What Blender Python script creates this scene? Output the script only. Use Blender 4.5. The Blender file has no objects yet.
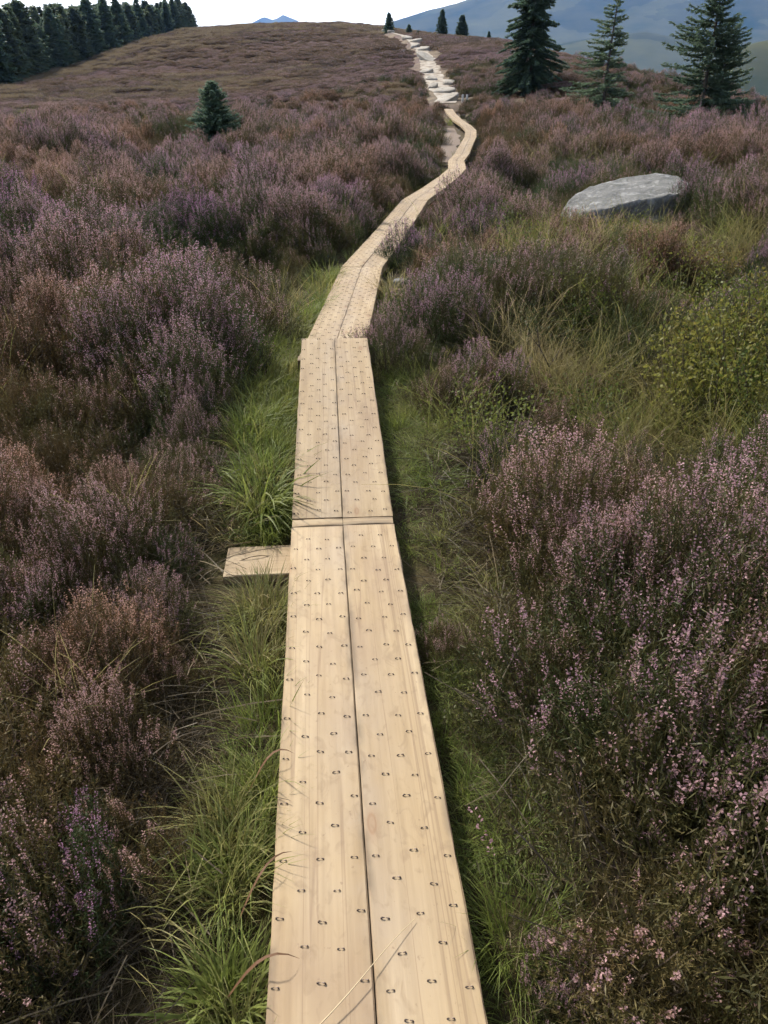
import bpy, math, random
import numpy as np

rng = np.random.default_rng(7)
random.seed(7)
C = bpy.context.scene.collection
R = math.radians

# ------------------------------------------------------------------ camera numbers
H_CAM, F_PX, PITCH = 1.65, 787.0, math.atan(417 / 787)
SP, CP = math.sin(PITCH), math.cos(PITCH)


def at(px, py, t):
    """real-world point seen at photo position px,py at optical depth t (metres)"""
    cx, cy = (px - 384) / F_PX, (512 - py) / F_PX
    return np.array([cx * t, (CP + cy * SP) * t, H_CAM + (-SP + cy * CP) * t])


# ------------------------------------------------------------------ small utilities
def smooth(a, b, x):
    t = np.clip((x - a) / (b - a), 0, 1)
    return t * t * (3 - 2 * t)


def hash2(ix, iy, s):
    n = (ix.astype(np.int64) * 374761393 + iy.astype(np.int64) * 668265263 + s * 974711) & 0x7fffffff
    n = ((n ^ (n >> 13)) * 1274126177) & 0x7fffffff
    return ((n ^ (n >> 16)) & 0xffff) / 65535.0


def noise2(x, y, scale, seed=0):
    x = np.asarray(x, float) / scale + 1000
    y = np.asarray(y, float) / scale + 1000
    ix, iy = np.floor(x), np.floor(y)
    fx, fy = x - ix, y - iy
    fx, fy = fx * fx * (3 - 2 * fx), fy * fy * (3 - 2 * fy)
    a, b = hash2(ix, iy, seed), hash2(ix + 1, iy, seed)
    c, d = hash2(ix, iy + 1, seed), hash2(ix + 1, iy + 1, seed)
    return (a * (1 - fx) + b * fx) * (1 - fy) + (c * (1 - fx) + d * fx) * fy


def fbm(x, y, scale, seed=0, octv=3):
    s, a, t = 0, 1, 0
    for k in range(octv):
        s = s + a * noise2(x, y, scale / 2 ** k, seed + 17 * k)
        t += a
        a *= .5
    return s / t


def norm(v):
    return v / np.maximum(np.linalg.norm(v, axis=-1, keepdims=True), 1e-9)


# ------------------------------------------------------------------ materials
def new_mat(name):
    m = bpy.data.materials.new(name)
    m.use_nodes = True
    nt = m.node_tree
    nt.nodes.clear()
    out = nt.nodes.new('ShaderNodeOutputMaterial')
    return m, nt, out


def N(nt, typ, **kw):
    n = nt.nodes.new(typ)
    for k, v in kw.items():
        if k.startswith('i_'):
            key = k[2:]
            n.inputs[int(key) if key.isdigit() else key.replace('_', ' ')].default_value = v
        else:
            setattr(n, k, v)
    return n


def ramp(nt, fac, stops):
    r = nt.nodes.new('ShaderNodeValToRGB')
    e = r.color_ramp.elements
    while len(e) < len(stops):
        e.new(.5)
    for el, (p, c) in zip(e, stops):
        el.position = p
        el.color = (*c, 1)
    nt.links.new(fac, r.inputs[0])
    return r.outputs[0]


def mixc(nt, fac, a, b, mode='MIX'):
    m = nt.nodes.new('ShaderNodeMix')
    m.data_type = 'RGBA'
    m.blend_type = mode
    if isinstance(fac, (int, float)):
        m.inputs[0].default_value = fac
    else:
        nt.links.new(fac, m.inputs[0])
    for k, v in ((6, a), (7, b)):
        if isinstance(v, tuple):
            m.inputs[k].default_value = (*v, 1)
        else:
            nt.links.new(v, m.inputs[k])
    return m.outputs[2]


def math_(nt, op, a, b=None):
    m = nt.nodes.new('ShaderNodeMath')
    m.operation = op
    for k, v in ((0, a), (1, b)):
        if v is None:
            continue
        if isinstance(v, (int, float)):
            m.inputs[k].default_value = v
        else:
            nt.links.new(v, m.inputs[k])
    return m.outputs[0]


def wnoise(nt, scale, detail=3, coord='world', rough=.55, stretch=None):
    if coord == 'world':
        g = nt.nodes.new('ShaderNodeNewGeometry')
        src = g.outputs['Position']
    else:
        g = nt.nodes.new('ShaderNodeTexCoord')
        src = g.outputs['Object']
    if stretch:
        mp = nt.nodes.new('ShaderNodeMapping')
        mp.inputs['Scale'].default_value = stretch
        nt.links.new(src, mp.inputs[0])
        src = mp.outputs[0]
    n = N(nt, 'ShaderNodeTexNoise', i_Scale=scale, i_Detail=detail, i_Roughness=rough)
    nt.links.new(src, n.inputs['Vector'])
    return n.outputs['Fac']


def leafy(name, stops_tint, vary=.35, transl=.35, spec=.25, rough=.55, scale=6.0, tcol=1.0):
    """foliage: colour by the plant's own tint value, broken up by noise and a per-plant random"""
    m, nt, out = new_mat(name)
    at_ = N(nt, 'ShaderNodeAttribute', attribute_type='INSTANCER', attribute_name='tint')
    n = wnoise(nt, scale, 2)
    f = math_(nt, 'ADD', at_.outputs['Fac'], math_(nt, 'MULTIPLY', math_(nt, 'SUBTRACT', n, .5), vary * 1.4))
    col = ramp(nt, f, stops_tint)
    oi = N(nt, 'ShaderNodeObjectInfo')
    hsv = N(nt, 'ShaderNodeHueSaturation')
    v = math_(nt, 'ADD', math_(nt, 'MULTIPLY', oi.outputs['Random'], vary), 1 - vary / 2)
    n2 = wnoise(nt, 90.0, 0)
    v = math_(nt, 'MULTIPLY', v, math_(nt, 'ADD', math_(nt, 'MULTIPLY', n2, .9), .55))
    nt.links.new(v, hsv.inputs['Value'])
    nt.links.new(col, hsv.inputs['Color'])
    p = N(nt, 'ShaderNodeBsdfPrincipled', i_Roughness=rough)
    p.inputs['Specular IOR Level'].default_value = spec
    nt.links.new(hsv.outputs[0], p.inputs['Base Color'])
    t = N(nt, 'ShaderNodeBsdfTranslucent')
    nt.links.new(hsv.outputs[0], t.inputs[0])
    mx = N(nt, 'ShaderNodeMixShader')
    mx.inputs[0].default_value = transl
    nt.links.new(p.outputs[0], mx.inputs[1])
    nt.links.new(t.outputs[0], mx.inputs[2])
    nt.links.new(mx.outputs[0], out.inputs[0])
    return m


M = {}
# heather: tint 0 = rich purple ... 0.5 dusty mauve ... 1 rusty, going over
M['flower'] = leafy('heather_flower', [(0, (.34, .15, .285)), (.35, (.39, .22, .285)), (.65, (.41, .25, .245)), (1, (.39, .225, .155))], .3, .4, scale=9)
M['heath_leaf'] = leafy('heather_leaf', [(0, (.040, .070, .024)), (.4, (.064, .078, .024)), (.7, (.095, .076, .026)), (1, (.105, .064, .028))], .45, .2, scale=5)
M['twig'] = leafy('heather_twig', [(0, (.075, .058, .045)), (1, (.12, .09, .065))], .4, .05)
# grass: tint 0 = deep green ... .5 fresh green ... 1 straw
M['grass'] = leafy('grass_blade', [(0, (.085, .13, .027)), (.4, (.175, .21, .046)), (.7, (.245, .215, .082)), (1, (.34, .27, .145))], .3, .45, scale=7)
M['moor_bloom'] = leafy('moor_bloom', [(0, (.21, .14, .18)), (.6, (.23, .155, .165)), (1, (.25, .175, .15))], .3, .3, scale=1.5)
M['moor_leaf'] = leafy('moor_leaf', [(0, (.085, .082, .05)), (.6, (.12, .095, .065)), (1, (.15, .11, .07))], .35, .3, scale=1.5)
M['moor_grass'] = leafy('moor_grass', [(0, (.13, .115, .06)), (.5, (.175, .14, .085)), (1, (.235, .185, .12))], .3, .4, scale=1.5)
M['bilberry'] = leafy('bilberry_leaf', [(0, (.07, .105, .025)), (.5, (.15, .16, .035)), (1, (.24, .18, .05))], .3, .45)
M['needle'] = leafy('spruce_needle', [(0, (.105, .17, .11)), (.5, (.135, .19, .115)), (1, (.18, .21, .11))], .4, .38, scale=1.2)


def bark():
    m, nt, out = new_mat('bark')
    c = ramp(nt, wnoise(nt, 9, 4, stretch=(1, 1, .25)), [(.3, (.045, .036, .03)), (.7, (.12, .10, .085))])
    p = N(nt, 'ShaderNodeBsdfPrincipled', i_Roughness=.9)
    nt.links.new(c, p.inputs[0])
    nt.links.new(p.outputs[0], out.inputs[0])
    return m


M['bark'] = bark()


def wood(name, dark=False):
    m, nt, out = new_mat(name)
    tc = N(nt, 'ShaderNodeTexCoord')
    oi = N(nt, 'ShaderNodeObjectInfo')
    uv = N(nt, 'ShaderNodeAttribute', attribute_name='grain')     # across, along, height (metres)
    comb = N(nt, 'ShaderNodeVectorMath', operation='ADD')
    nt.links.new(uv.outputs['Vector'], comb.inputs[0])
    rv = N(nt, 'ShaderNodeVectorMath', operation='SCALE')
    rv.inputs[0].default_value = (13.7, 41.3, 7.1)
    nt.links.new(oi.outputs['Random'], rv.inputs['Scale'])
    nt.links.new(rv.outputs[0], comb.inputs[1])

    def g(scale, st, detail=4, dist=0.0):
        mp = N(nt, 'ShaderNodeMapping')
        mp.inputs['Scale'].default_value = st
        nt.links.new(comb.outputs[0], mp.inputs[0])
        n = N(nt, 'ShaderNodeTexNoise', i_Scale=scale, i_Detail=detail, i_Distortion=dist)
        nt.links.new(mp.outputs[0], n.inputs['Vector'])
        return n.outputs['Fac']
    fine = g(60, (1, .035, 1), 5)
    broad = g(9, (1, .10, 1), 3, .6)
    blot = g(5, (1, .8, 1), 4)
    base = ramp(nt, broad, [(.28, (.29, .205, .108)), (.5, (.345, .256, .148)), (.72, (.40, .308, .192))])
    base = mixc(nt, ramp(nt, fine, [(.35, (0, 0, 0)), (.62, (1, 1, 1))]), (.66, .55, .43), base, 'MULTIPLY') if False else \
        mixc(nt, .55, base, mixc(nt, 1.0, base, ramp(nt, fine, [(.32, (.72, .68, .62)), (.6, (1.04, 1.03, 1.0))]), 'MULTIPLY'))
    # grey-pink trodden film down the middle of the walk, yellower outer edges
    sx = N(nt, 'ShaderNodeSeparateXYZ')
    nt.links.new(uv.outputs['Vector'], sx.inputs[0])
    edge = N(nt, 'ShaderNodeAttribute', attribute_name='centre')
    worn = math_(nt, 'MULTIPLY', edge.outputs['Fac'], ramp(nt, blot, [(.35, (.15, .15, .15)), (.65, (1, 1, 1))]))
    base = mixc(nt, math_(nt, 'MULTIPLY', worn, .65), base, (.305, .243, .178))
    base = mixc(nt, math_(nt, 'MULTIPLY', ramp(nt, g(3.2, (1, .5, 1), 5), [(.52, (0, 0, 0)), (.68, (1, 1, 1))]), .6), base, (.24, .165, .10))
    # soil rubbed along the outer edges, and scuffs where boots land
    ed = N(nt, 'ShaderNodeAttribute', attribute_name='rim')
    base = mixc(nt, math_(nt, 'MULTIPLY', math_(nt, 'MULTIPLY', ed.outputs['Fac'], ramp(nt, g(11, (1, .5, 1), 5), [(.45, (0, 0, 0)), (.62, (1, 1, 1))])), .75), base, (.13, .095, .06))
    base = mixc(nt, math_(nt, 'MULTIPLY', ramp(nt, g(26, (1, .55, 1), 5, 1.2), [(.54, (0, 0, 0)), (.70, (1, 1, 1))]), .4), base, (.19, .13, .075))
    # knots
    mp = N(nt, 'ShaderNodeMapping')
    mp.inputs['Scale'].default_value = (5.5, 1.9, 0.0)
    nt.links.new(comb.outputs[0], mp.inputs[0])
    vo = N(nt, 'ShaderNodeTexVoronoi', i_Scale=1.0, i_Randomness=1.0)
    nt.links.new(mp.outputs[0], vo.inputs['Vector'])
    knot = ramp(nt, vo.outputs['Distance'], [(.035, (.6, .6, .6)), (.055, (1, 1, 1)), (.075, (.4, .4, .4)), (.14, (0, 0, 0))])
    base = mixc(nt, math_(nt, 'MULTIPLY', knot, .75), base, (.22, .125, .065))
    # drying cracks: long, thin, dark
    cr = ramp(nt, g(22, (1, .012, 1), 2), [(.485, (0, 0, 0)), (.5, (1, 1, 1)), (.515, (0, 0, 0))])
    base = mixc(nt, math_(nt, 'MULTIPLY', cr, .45), base, (.16, .10, .06))
    sp = ramp(nt, g(70, (1, .7, 1), 2), [(.70, (0, 0, 0)), (.76, (1, 1, 1))])
    base = mixc(nt, math_(nt, 'MULTIPLY', sp, .45), base, (.17, .11, .07))
    hsv = N(nt, 'ShaderNodeHueSaturation', i_Saturation=1.0)
    nt.links.new(math_(nt, 'ADD', math_(nt, 'MULTIPLY', oi.outputs['Random'], .16), .92 if not dark else .55), hsv.inputs['Value'])
    nt.links.new(base, hsv.inputs['Color'])
    p = N(nt, 'ShaderNodeBsdfPrincipled', i_Roughness=.72)
    p.inputs['Specular IOR Level'].default_value = .3
    nt.links.new(hsv.outputs[0], p.inputs[0])
    b = N(nt, 'ShaderNodeBump', i_Strength=.35, i_Distance=.004)
    nt.links.new(fine, b.inputs['Height'])
    nt.links.new(b.outputs[0], p.inputs['Normal'])
    nt.links.new(p.outputs[0], out.inputs[0])
    return m


M['wood'] = wood('sawn_timber')
M['wood_dark'] = wood('old_timber', True)


def metal():
    m, nt, out = new_mat('rusted_staple')
    c = ramp(nt, wnoise(nt, 300, 2), [(.35, (.05, .035, .028)), (.7, (.16, .12, .10))])
    p = N(nt, 'ShaderNodeBsdfPrincipled', i_Roughness=.5, i_Metallic=.5)
    nt.links.new(c, p.inputs[0])
    nt.links.new(p.outputs[0], out.inputs[0])
    return m


M['staple'] = metal()


def rock(name, a, b, moss=.35, sc=3.0):
    m, nt, out = new_mat(name)
    c = ramp(nt, wnoise(nt, sc, 6, rough=.65), [(.3, a), (.7, b)])
    sp = wnoise(nt, sc * 14, 3)
    c = mixc(nt, .6, c, mixc(nt, 1, c, ramp(nt, sp, [(.3, (.5, .5, .5)), (.65, (1.15, 1.15, 1.12))]), 'MULTIPLY'))
    l = ramp(nt, wnoise(nt, sc * 2.3, 4), [(.55, (0, 0, 0)), (.64, (1, 1, 1))])
    c = mixc(nt, math_(nt, 'MULTIPLY', l, moss), c, (.42, .42, .40))
    d = ramp(nt, wnoise(nt, sc * 1.7, 4, stretch=(1.3, .8, 1)), [(.57, (0, 0, 0)), (.66, (1, 1, 1))])
    c = mixc(nt, math_(nt, 'MULTIPLY', d, .5), c, (.07, .075, .06))
    p = N(nt, 'ShaderNodeBsdfPrincipled', i_Roughness=.85)
    nt.links.new(c, p.inputs[0])
    bm_ = N(nt, 'ShaderNodeBump', i_Strength=.7, i_Distance=.03)
    nt.links.new(wnoise(nt, sc * 5, 6), bm_.inputs['Height'])
    nt.links.new(bm_.outputs[0], p.inputs['Normal'])
    nt.links.new(p.outputs[0], out.inputs[0])
    return m


M['granite'] = rock('granite', (.072, .072, .068), (.15, .148, .14), .3)
M['pale_stone'] = rock('pale_stone', (.235, .205, .165), (.40, .36, .295), .25, 1.5)


def ground_mat():
    m, nt, out = new_mat('moor_ground')
    a = wnoise(nt, 1.3, 4)
    b = wnoise(nt, 14, 5, rough=.7)
    cl = ramp(nt, a, [(.3, (.030, .026, .018)), (.5, (.055, .048, .026)), (.7, (.055, .062, .024))])
    c = mixc(nt, .75, cl, mixc(nt, 1, cl, ramp(nt, b, [(.3, (.35, .33, .3)), (.7, (1.7, 1.5, 1.25))]), 'MULTIPLY'))
    # far off the moor reads as heather brown-mauve with bleached grass bands
    g = N(nt, 'ShaderNodeNewGeometry')
    ln = N(nt, 'ShaderNodeVectorMath', operation='LENGTH')
    nt.links.new(g.outputs['Position'], ln.inputs[0])
    f = N(nt, 'ShaderNodeMapRange')
    f.inputs[1].default_value, f.inputs[2].default_value = 25, 60
    nt.links.new(ln.outputs['Value'], f.inputs[0])
    far = ramp(nt, wnoise(nt, .11, 5, stretch=(.5, 1.6, 1)), [(.3, (.125, .09, .085)), (.5, (.15, .115, .09)), (.68, (.22, .18, .12))])
    far = mixc(nt, .6, far, mixc(nt, 1, far, ramp(nt, wnoise(nt, 1.6, 5), [(.3, (.45, .45, .45)), (.7, (1.4, 1.35, 1.3))]), 'MULTIPLY'))
    c = mixc(nt, f.outputs[0], c, far)
    p = N(nt, 'ShaderNodeBsdfPrincipled', i_Roughness=.95)
    p.inputs['Specular IOR Level'].default_value = .1
    nt.links.new(c, p.inputs[0])
    bp = N(nt, 'ShaderNodeBump', i_Strength=.8, i_Distance=.04)
    nt.links.new(b, bp.inputs['Height'])
    nt.links.new(bp.outputs[0], p.inputs['Normal'])
    nt.links.new(p.outputs[0], out.inputs[0])
    return m


M['ground'] = ground_mat()


def hills_mat():
    m, nt, out = new_mat('far_hills')
    a = wnoise(nt, .0034, 8, rough=.66, stretch=(1, .6, 3.0))
    vo = N(nt, 'ShaderNodeTexVoronoi', i_Scale=.0034)
    g = N(nt, 'ShaderNodeNewGeometry')
    nz_ = N(nt, 'ShaderNodeTexNoise', i_Scale=.004, i_Detail=4)
    nt.links.new(g.outputs['Position'], nz_.inputs['Vector'])
    sc2 = N(nt, 'ShaderNodeVectorMath', operation='SCALE')
    sc2.inputs['Scale'].default_value = 420
    nt.links.new(nz_.outputs['Color'], sc2.inputs[0])
    ad2 = N(nt, 'ShaderNodeVectorMath', operation='ADD')
    nt.links.new(g.outputs['Position'], ad2.inputs[0])
    nt.links.new(sc2.outputs[0], ad2.inputs[1])
    nt.links.new(ad2.outputs[0], vo.inputs['Vector'])
    sep = N(nt, 'ShaderNodeSeparateColor')
    nt.links.new(vo.outputs['Color'], sep.inputs[0])
    patch = ramp(nt, sep.outputs[0], [(.2, (.012, .028, .018)), (.5, (.085, .095, .045)), (.8, (.14, .15, .07))])
    moor = ramp(nt, a, [(.34, (.018, .034, .022)), (.47, (.055, .058, .036)), (.58, (.075, .075, .042)), (.7, (.11, .115, .05))])
    c = mixc(nt, .22, moor, patch)
    p = N(nt, 'ShaderNodeBsdfPrincipled', i_Roughness=1)
    p.inputs['Specular IOR Level'].default_value = 0
    nt.links.new(c, p.inputs[0])
    nt.links.new(p.outputs[0], out.inputs[0])
    return m


M['hills'] = hills_mat()


def path_mat():
    m, nt, out = new_mat('stony_path')
    c = ramp(nt, wnoise(nt, 2.2, 5), [(.32, (.14, .105, .07)), (.44, (.25, .20, .145)), (.55, (.37, .325, .26)), (.7, (.41, .365, .30))])
    c = mixc(nt, .6, c, mixc(nt, 1, c, ramp(nt, wnoise(nt, 16, 4), [(.3, (.45, .45, .45)), (.7, (1.3, 1.3, 1.3))]), 'MULTIPLY'))
    p = N(nt, 'ShaderNodeBsdfPrincipled', i_Roughness=.95)
    nt.links.new(c, p.inputs[0])
    nt.links.new(p.outputs[0], out.inputs[0])
    return m


M['path'] = path_mat()


def plain(name, col, rough=.8):
    m, nt, out = new_mat(name)
    c = mixc(nt, wnoise(nt, 30, 3, 'object'), tuple(x * .7 for x in col), col)
    p = N(nt, 'ShaderNodeBsdfPrincipled', i_Roughness=rough)
    nt.links.new(c, p.inputs[0])
    nt.links.new(p.outputs[0], out.inputs[0])
    return m


M['post'] = plain('weathered_post', (.60, .58, .55))
M['straw'] = plain('straw', (.52, .40, .22), .6)
M['litter'] = leafy('litter', [(0, (.06, .045, .03)), (.6, (.11, .085, .05)), (1, (.20, .155, .09))], .5, .2)
M['dead'] = plain('dead_blade', (.20, .10, .045), .7)


# ------------------------------------------------------------------ mesh building
class MB:
    """collects quads (with a material index) into one mesh"""
    def __init__(s):
        s.q, s.m = [], []

    def add(s, quads, mi=0):
        quads = np.asarray(quads, np.float32).reshape(-1, 4, 3)
        s.q.append(quads)
        s.m.append(np.full(len(quads), mi, np.int32))

    def leaves(s, c, axis, length, width, mi=0, up=None, fat=.45):
        """diamond leaves: c base point, axis direction"""
        c = np.asarray(c, float)
        n = len(c)
        axis = norm(axis)
        rnd = norm(rng.normal(size=(n, 3))) if up is None else up
        side = norm(np.cross(axis, rnd))
        L = np.broadcast_to(np.asarray(length, float).reshape(-1, 1), (n, 1))
        W = np.broadcast_to(np.asarray(width, float).reshape(-1, 1), (n, 1))
        mid = c + axis * L * fat
        s.add(np.stack([c, mid + side * W / 2, c + axis * L, mid - side * W / 2], 1), mi)

    def strips(s, pts, width, side, mi=0):
        """pts (n,k,3) ribbons; width (n,k); side (n,3)"""
        a = pts - side[:, None, :] * width[:, :, None] / 2
        b = pts + side[:, None, :] * width[:, :, None] / 2
        q = np.stack([a[:, :-1], b[:, :-1], b[:, 1:], a[:, 1:]], 2)
        s.add(q.reshape(-1, 4, 3), mi)

    def tube(s, pts, rad, sides=6, mi=0):
        pts = np.asarray(pts, float)
        rad = np.broadcast_to(np.asarray(rad, float), (len(pts),))
        d = np.gradient(pts, axis=0)
        d = norm(d)
        ref = np.array([0, 0, 1.0]) if abs(d[0, 2]) < .9 else np.array([1.0, 0, 0])
        u = norm(np.cross(d, ref))
        v = np.cross(d, u)
        ang = np.arange(sides) * 2 * math.pi / sides
        ring = pts[:, None] + rad[:, None, None] * (np.cos(ang)[None, :, None] * u[:, None] + np.sin(ang)[None, :, None] * v[:, None])
        nx = np.roll(ring, -1, 1)
        s.add(np.stack([ring[:-1], nx[:-1], nx[1:], ring[1:]], 2).reshape(-1, 4, 3), mi)
        cap = pts[-1]
        s.add(np.stack([ring[-1], nx[-1], np.broadcast_to(cap, ring[-1].shape), np.broadcast_to(cap, ring[-1].shape)], 1), mi)

    def mesh(s, name, mats):
        q = np.concatenate(s.q)
        mi = np.concatenate(s.m)
        n = len(q)
        me = bpy.data.meshes.new(name)
        me.vertices.add(n * 4)
        me.vertices.foreach_set('co', q.reshape(-1))
        me.loops.add(n * 4)
        me.loops.foreach_set('vertex_index', np.arange(n * 4, dtype=np.int32))
        me.polygons.add(n)
        me.polygons.foreach_set('loop_start', np.arange(0, n * 4, 4, dtype=np.int32))
        me.polygons.foreach_set('material_index', mi)
        for m in mats:
            me.materials.append(m)
        me.update(calc_edges=True)
        return me


def obj(name, mesh, parent=None, loc=(0, 0, 0), rot=(0, 0, 0), scale=1.0):
    o = bpy.data.objects.new(name, mesh)
    C.objects.link(o)
    o.location, o.rotation_euler = loc, rot
    o.scale = (scale,) * 3 if isinstance(scale, (int, float)) else scale
    if parent:
        o.parent = parent
    return o


def tag(o, label, cat, group=None, tint=None):
    o['label'], o['category'] = label, cat
    if group:
        o['group'] = group
    if tint is not None:
        o['tint'] = float(tint)
    return o


def grid_mesh(name, verts, nu, nv, mat, smooth_=True):
    verts = np.asarray(verts, np.float32).reshape(-1, 3)
    i = np.arange(nu * nv).reshape(nu, nv)
    f = np.stack([i[:-1, :-1], i[1:, :-1], i[1:, 1:], i[:-1, 1:]], -1).reshape(-1, 4)
    me = bpy.data.meshes.new(name)
    me.from_pydata(verts.tolist(), [], f.tolist())
    me.materials.append(mat)
    if smooth_:
        me.polygons.foreach_set('use_smooth', np.ones(len(f), bool))
    me.update()
    return me


# ------------------------------------------------------------------ the line of the boardwalk
NODES = np.array([
    [.18, -1.9, .0], [.023, .45, 0], [-.178, 2.996, 0], [-.334, 5.258, .20],
    [-.365, 5.275, .06], [-.239, 8.81, .0], [.006, 10.3, .05], [.183, 11.68, .05],
    [.536, 14.55, .05], [.991, 16.8, .03], [1.42, 18.9, .04], [1.80, 21.0, .06], [1.98, 23.6, .06],
    [2.35, 26.0, .09], [2.78, 29.3, .17], [3.22, 32.4, .28], [3.50, 35.2, .40], [3.56, 38.0, .49],
    [3.46, 41.3, .62], [3.42, 44.4, .80], [3.44, 47.2, 1.0]])
TRAIL = [at(448, 103, 44), at(441, 90, 51), at(432, 76, 61), at(427, 58, 74), at(420, 48, 86), at(411, 40, 97), at(404, 36, 108), at(390, 32, 122)]


def seg_dist(x, y, P):
    """distance to polyline, signed side (+ right), z on the line"""
    best = np.full(np.shape(x), 1e9)
    sd = np.zeros(np.shape(x))
    zz = np.zeros(np.shape(x))
    for a, b in zip(P[:-1], P[1:]):
        d = b[:2] - a[:2]
        L2 = max((d ** 2).sum(), 1e-9)
        t = np.clip(((x - a[0]) * d[0] + (y - a[1]) * d[1]) / L2, 0, 1)
        dx, dy = x - (a[0] + t * d[0]), y - (a[1] + t * d[1])
        dd = np.hypot(dx, dy)
        k = dd < best
        best = np.where(k, dd, best)
        sd = np.where(k, np.sign(dx * d[1] - dy * d[0]), sd)
        zz = np.where(k, a[2] + t * (b[2] - a[2]), zz)
    return best, sd, zz


# ------------------------------------------------------------------ terrain
CTRL = []


def ctl(x, y, z):
    CTRL.append((x, y, z))


for p in NODES:
    ctl(p[0], p[1], min(p[2], .1 if p[1] < 8 else 9) - .13)
for p in TRAIL:
    ctl(p[0], p[1], p[2] - .05)
for x, y, z in [(-1.5, 0, -.12), (1.5, 0, -.05), (-1.5, 2, -.13), (1.5, 2, -.05), (-2.5, 3.5, -.12), (2.6, 3.5, .02), (0, -2, -.13),
                (-3, -2, -.1), (3, -2, .0), (-6, 2, .0), (6, 2, .15), (-1.2, 6, -.1), (1.5, 6, -.05), (3.5, 7, .05), (-3.5, 8, .0)]:
    ctl(x, y, z)
for px, py, t, dz in [
        (0, 225, 10, -.35), (100, 150, 27, -.3), (0, 140, 29, -.2), (0, 100, 80, 0), (0, 83, 110, 0), (100, 54, 150, 0),
        (150, 38, 185, 0), (192, 27, 215, 0), (245, 24, 215, 0), (300, 22, 190, 0), (345, 22, 170, 0), (384, 24, 150, 0), (300, 60, 100, 0), (200, 70, 100, 0),
        (300, 100, 60, 0), (215, 133, 33, -.1), (100, 110, 65, 0), (350, 130, 38, -.2), (300, 180, 17, -.2),
        (150, 200, 14, -.3), (500, 33, 110, 0), (450, 30, 118, 0), (420, 27, 128, 0), (560, 49, 85, 0), (640, 66, 65, 0), (720, 92, 52, 0), (768, 108, 46, 0), (528, 86, 46, 0), (600, 121, 36, 0),
        (700, 128, 32, 0), (480, 90, 50, 0), (620, 212, 12, 0), (560, 160, 21, -.2), (740, 170, 17, -.3), (768, 300, 7, -.3), (700, 400, 5, -.3), (520, 230, 12, -.2)]:
    p = at(px, py, t)
    ctl(p[0], p[1], p[2] + dz)
for az, r, z in [(22, 75, -1), (24, 140, -14), (24, 260, -40), (16, 130, -2), (16, 260, -34), (9, 190, 6), (9, 300, -20), (2, 200, 9), (2, 330, -6),
                 (-4, 250, 10), (-4, 340, -4), (-12, 320, 4), (-9, 260, 13), (-24, 190, 6.5), (-35, 120, 2), (-35, 250, 6), (-30, 30, .3), (-38, 8, .1), (36, 8, .3), (38, 30, 1), (40, 100, -6),
                 (60, 20, .5), (60, 120, -10), (-60, 20, .3), (-60, 120, 1), (100, 10, 0), (-100, 10, 0), (180, 10, -.3), (180, 120, -2), (120, 120, -6), (-120, 120, -2), (-20, 330, 8), (-40, 330, 2), (40, 330, -50)]:
    ctl(r * math.sin(R(az)), r * math.cos(R(az)), z)
CTRL = np.array(CTRL)


def warp(x, y):
    r = np.hypot(x, y)
    k = np.log1p(np.minimum(r, 330) / 3.0) / np.maximum(r, 1e-6)
    return np.stack([x * k, y * k], -1)


def tps_u(r2):
    return r2 * np.log(np.maximum(r2, 1e-12))


_U = warp(CTRL[:, 0], CTRL[:, 1])
_n = len(CTRL)
_K = tps_u(((_U[:, None] - _U[None]) ** 2).sum(-1)) + np.eye(_n) * .002
_P = np.c_[np.ones(_n), _U]
# interpolate z over a distance-dependent scale, so far hills do not ripple the foreground
_S = 1 + np.hypot(CTRL[:, 0], CTRL[:, 1]) / 8
_A = np.block([[_K, _P], [_P.T, np.zeros((3, 3))]])
_W = np.linalg.solve(_A, np.r_[CTRL[:, 2] / _S, np.zeros(3)])


def tps(x, y):
    sh = np.shape(x)
    x, y = np.ravel(x), np.ravel(y)
    o = np.empty(len(x))
    for i in range(0, len(x), 20000):
        u = warp(x[i:i + 20000], y[i:i + 20000])
        k = tps_u(((u[:, None] - _U[None]) ** 2).sum(-1))
        o[i:i + 20000] = k @ _W[:_n] + np.c_[np.ones(len(u)), u] @ _W[_n:]
    return (o * (1 + np.minimum(np.hypot(x, y), 330) / 8)).reshape(sh)


def bump(r, r0, w):
    return np.exp(-((r - r0) / w) ** 2)


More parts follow.
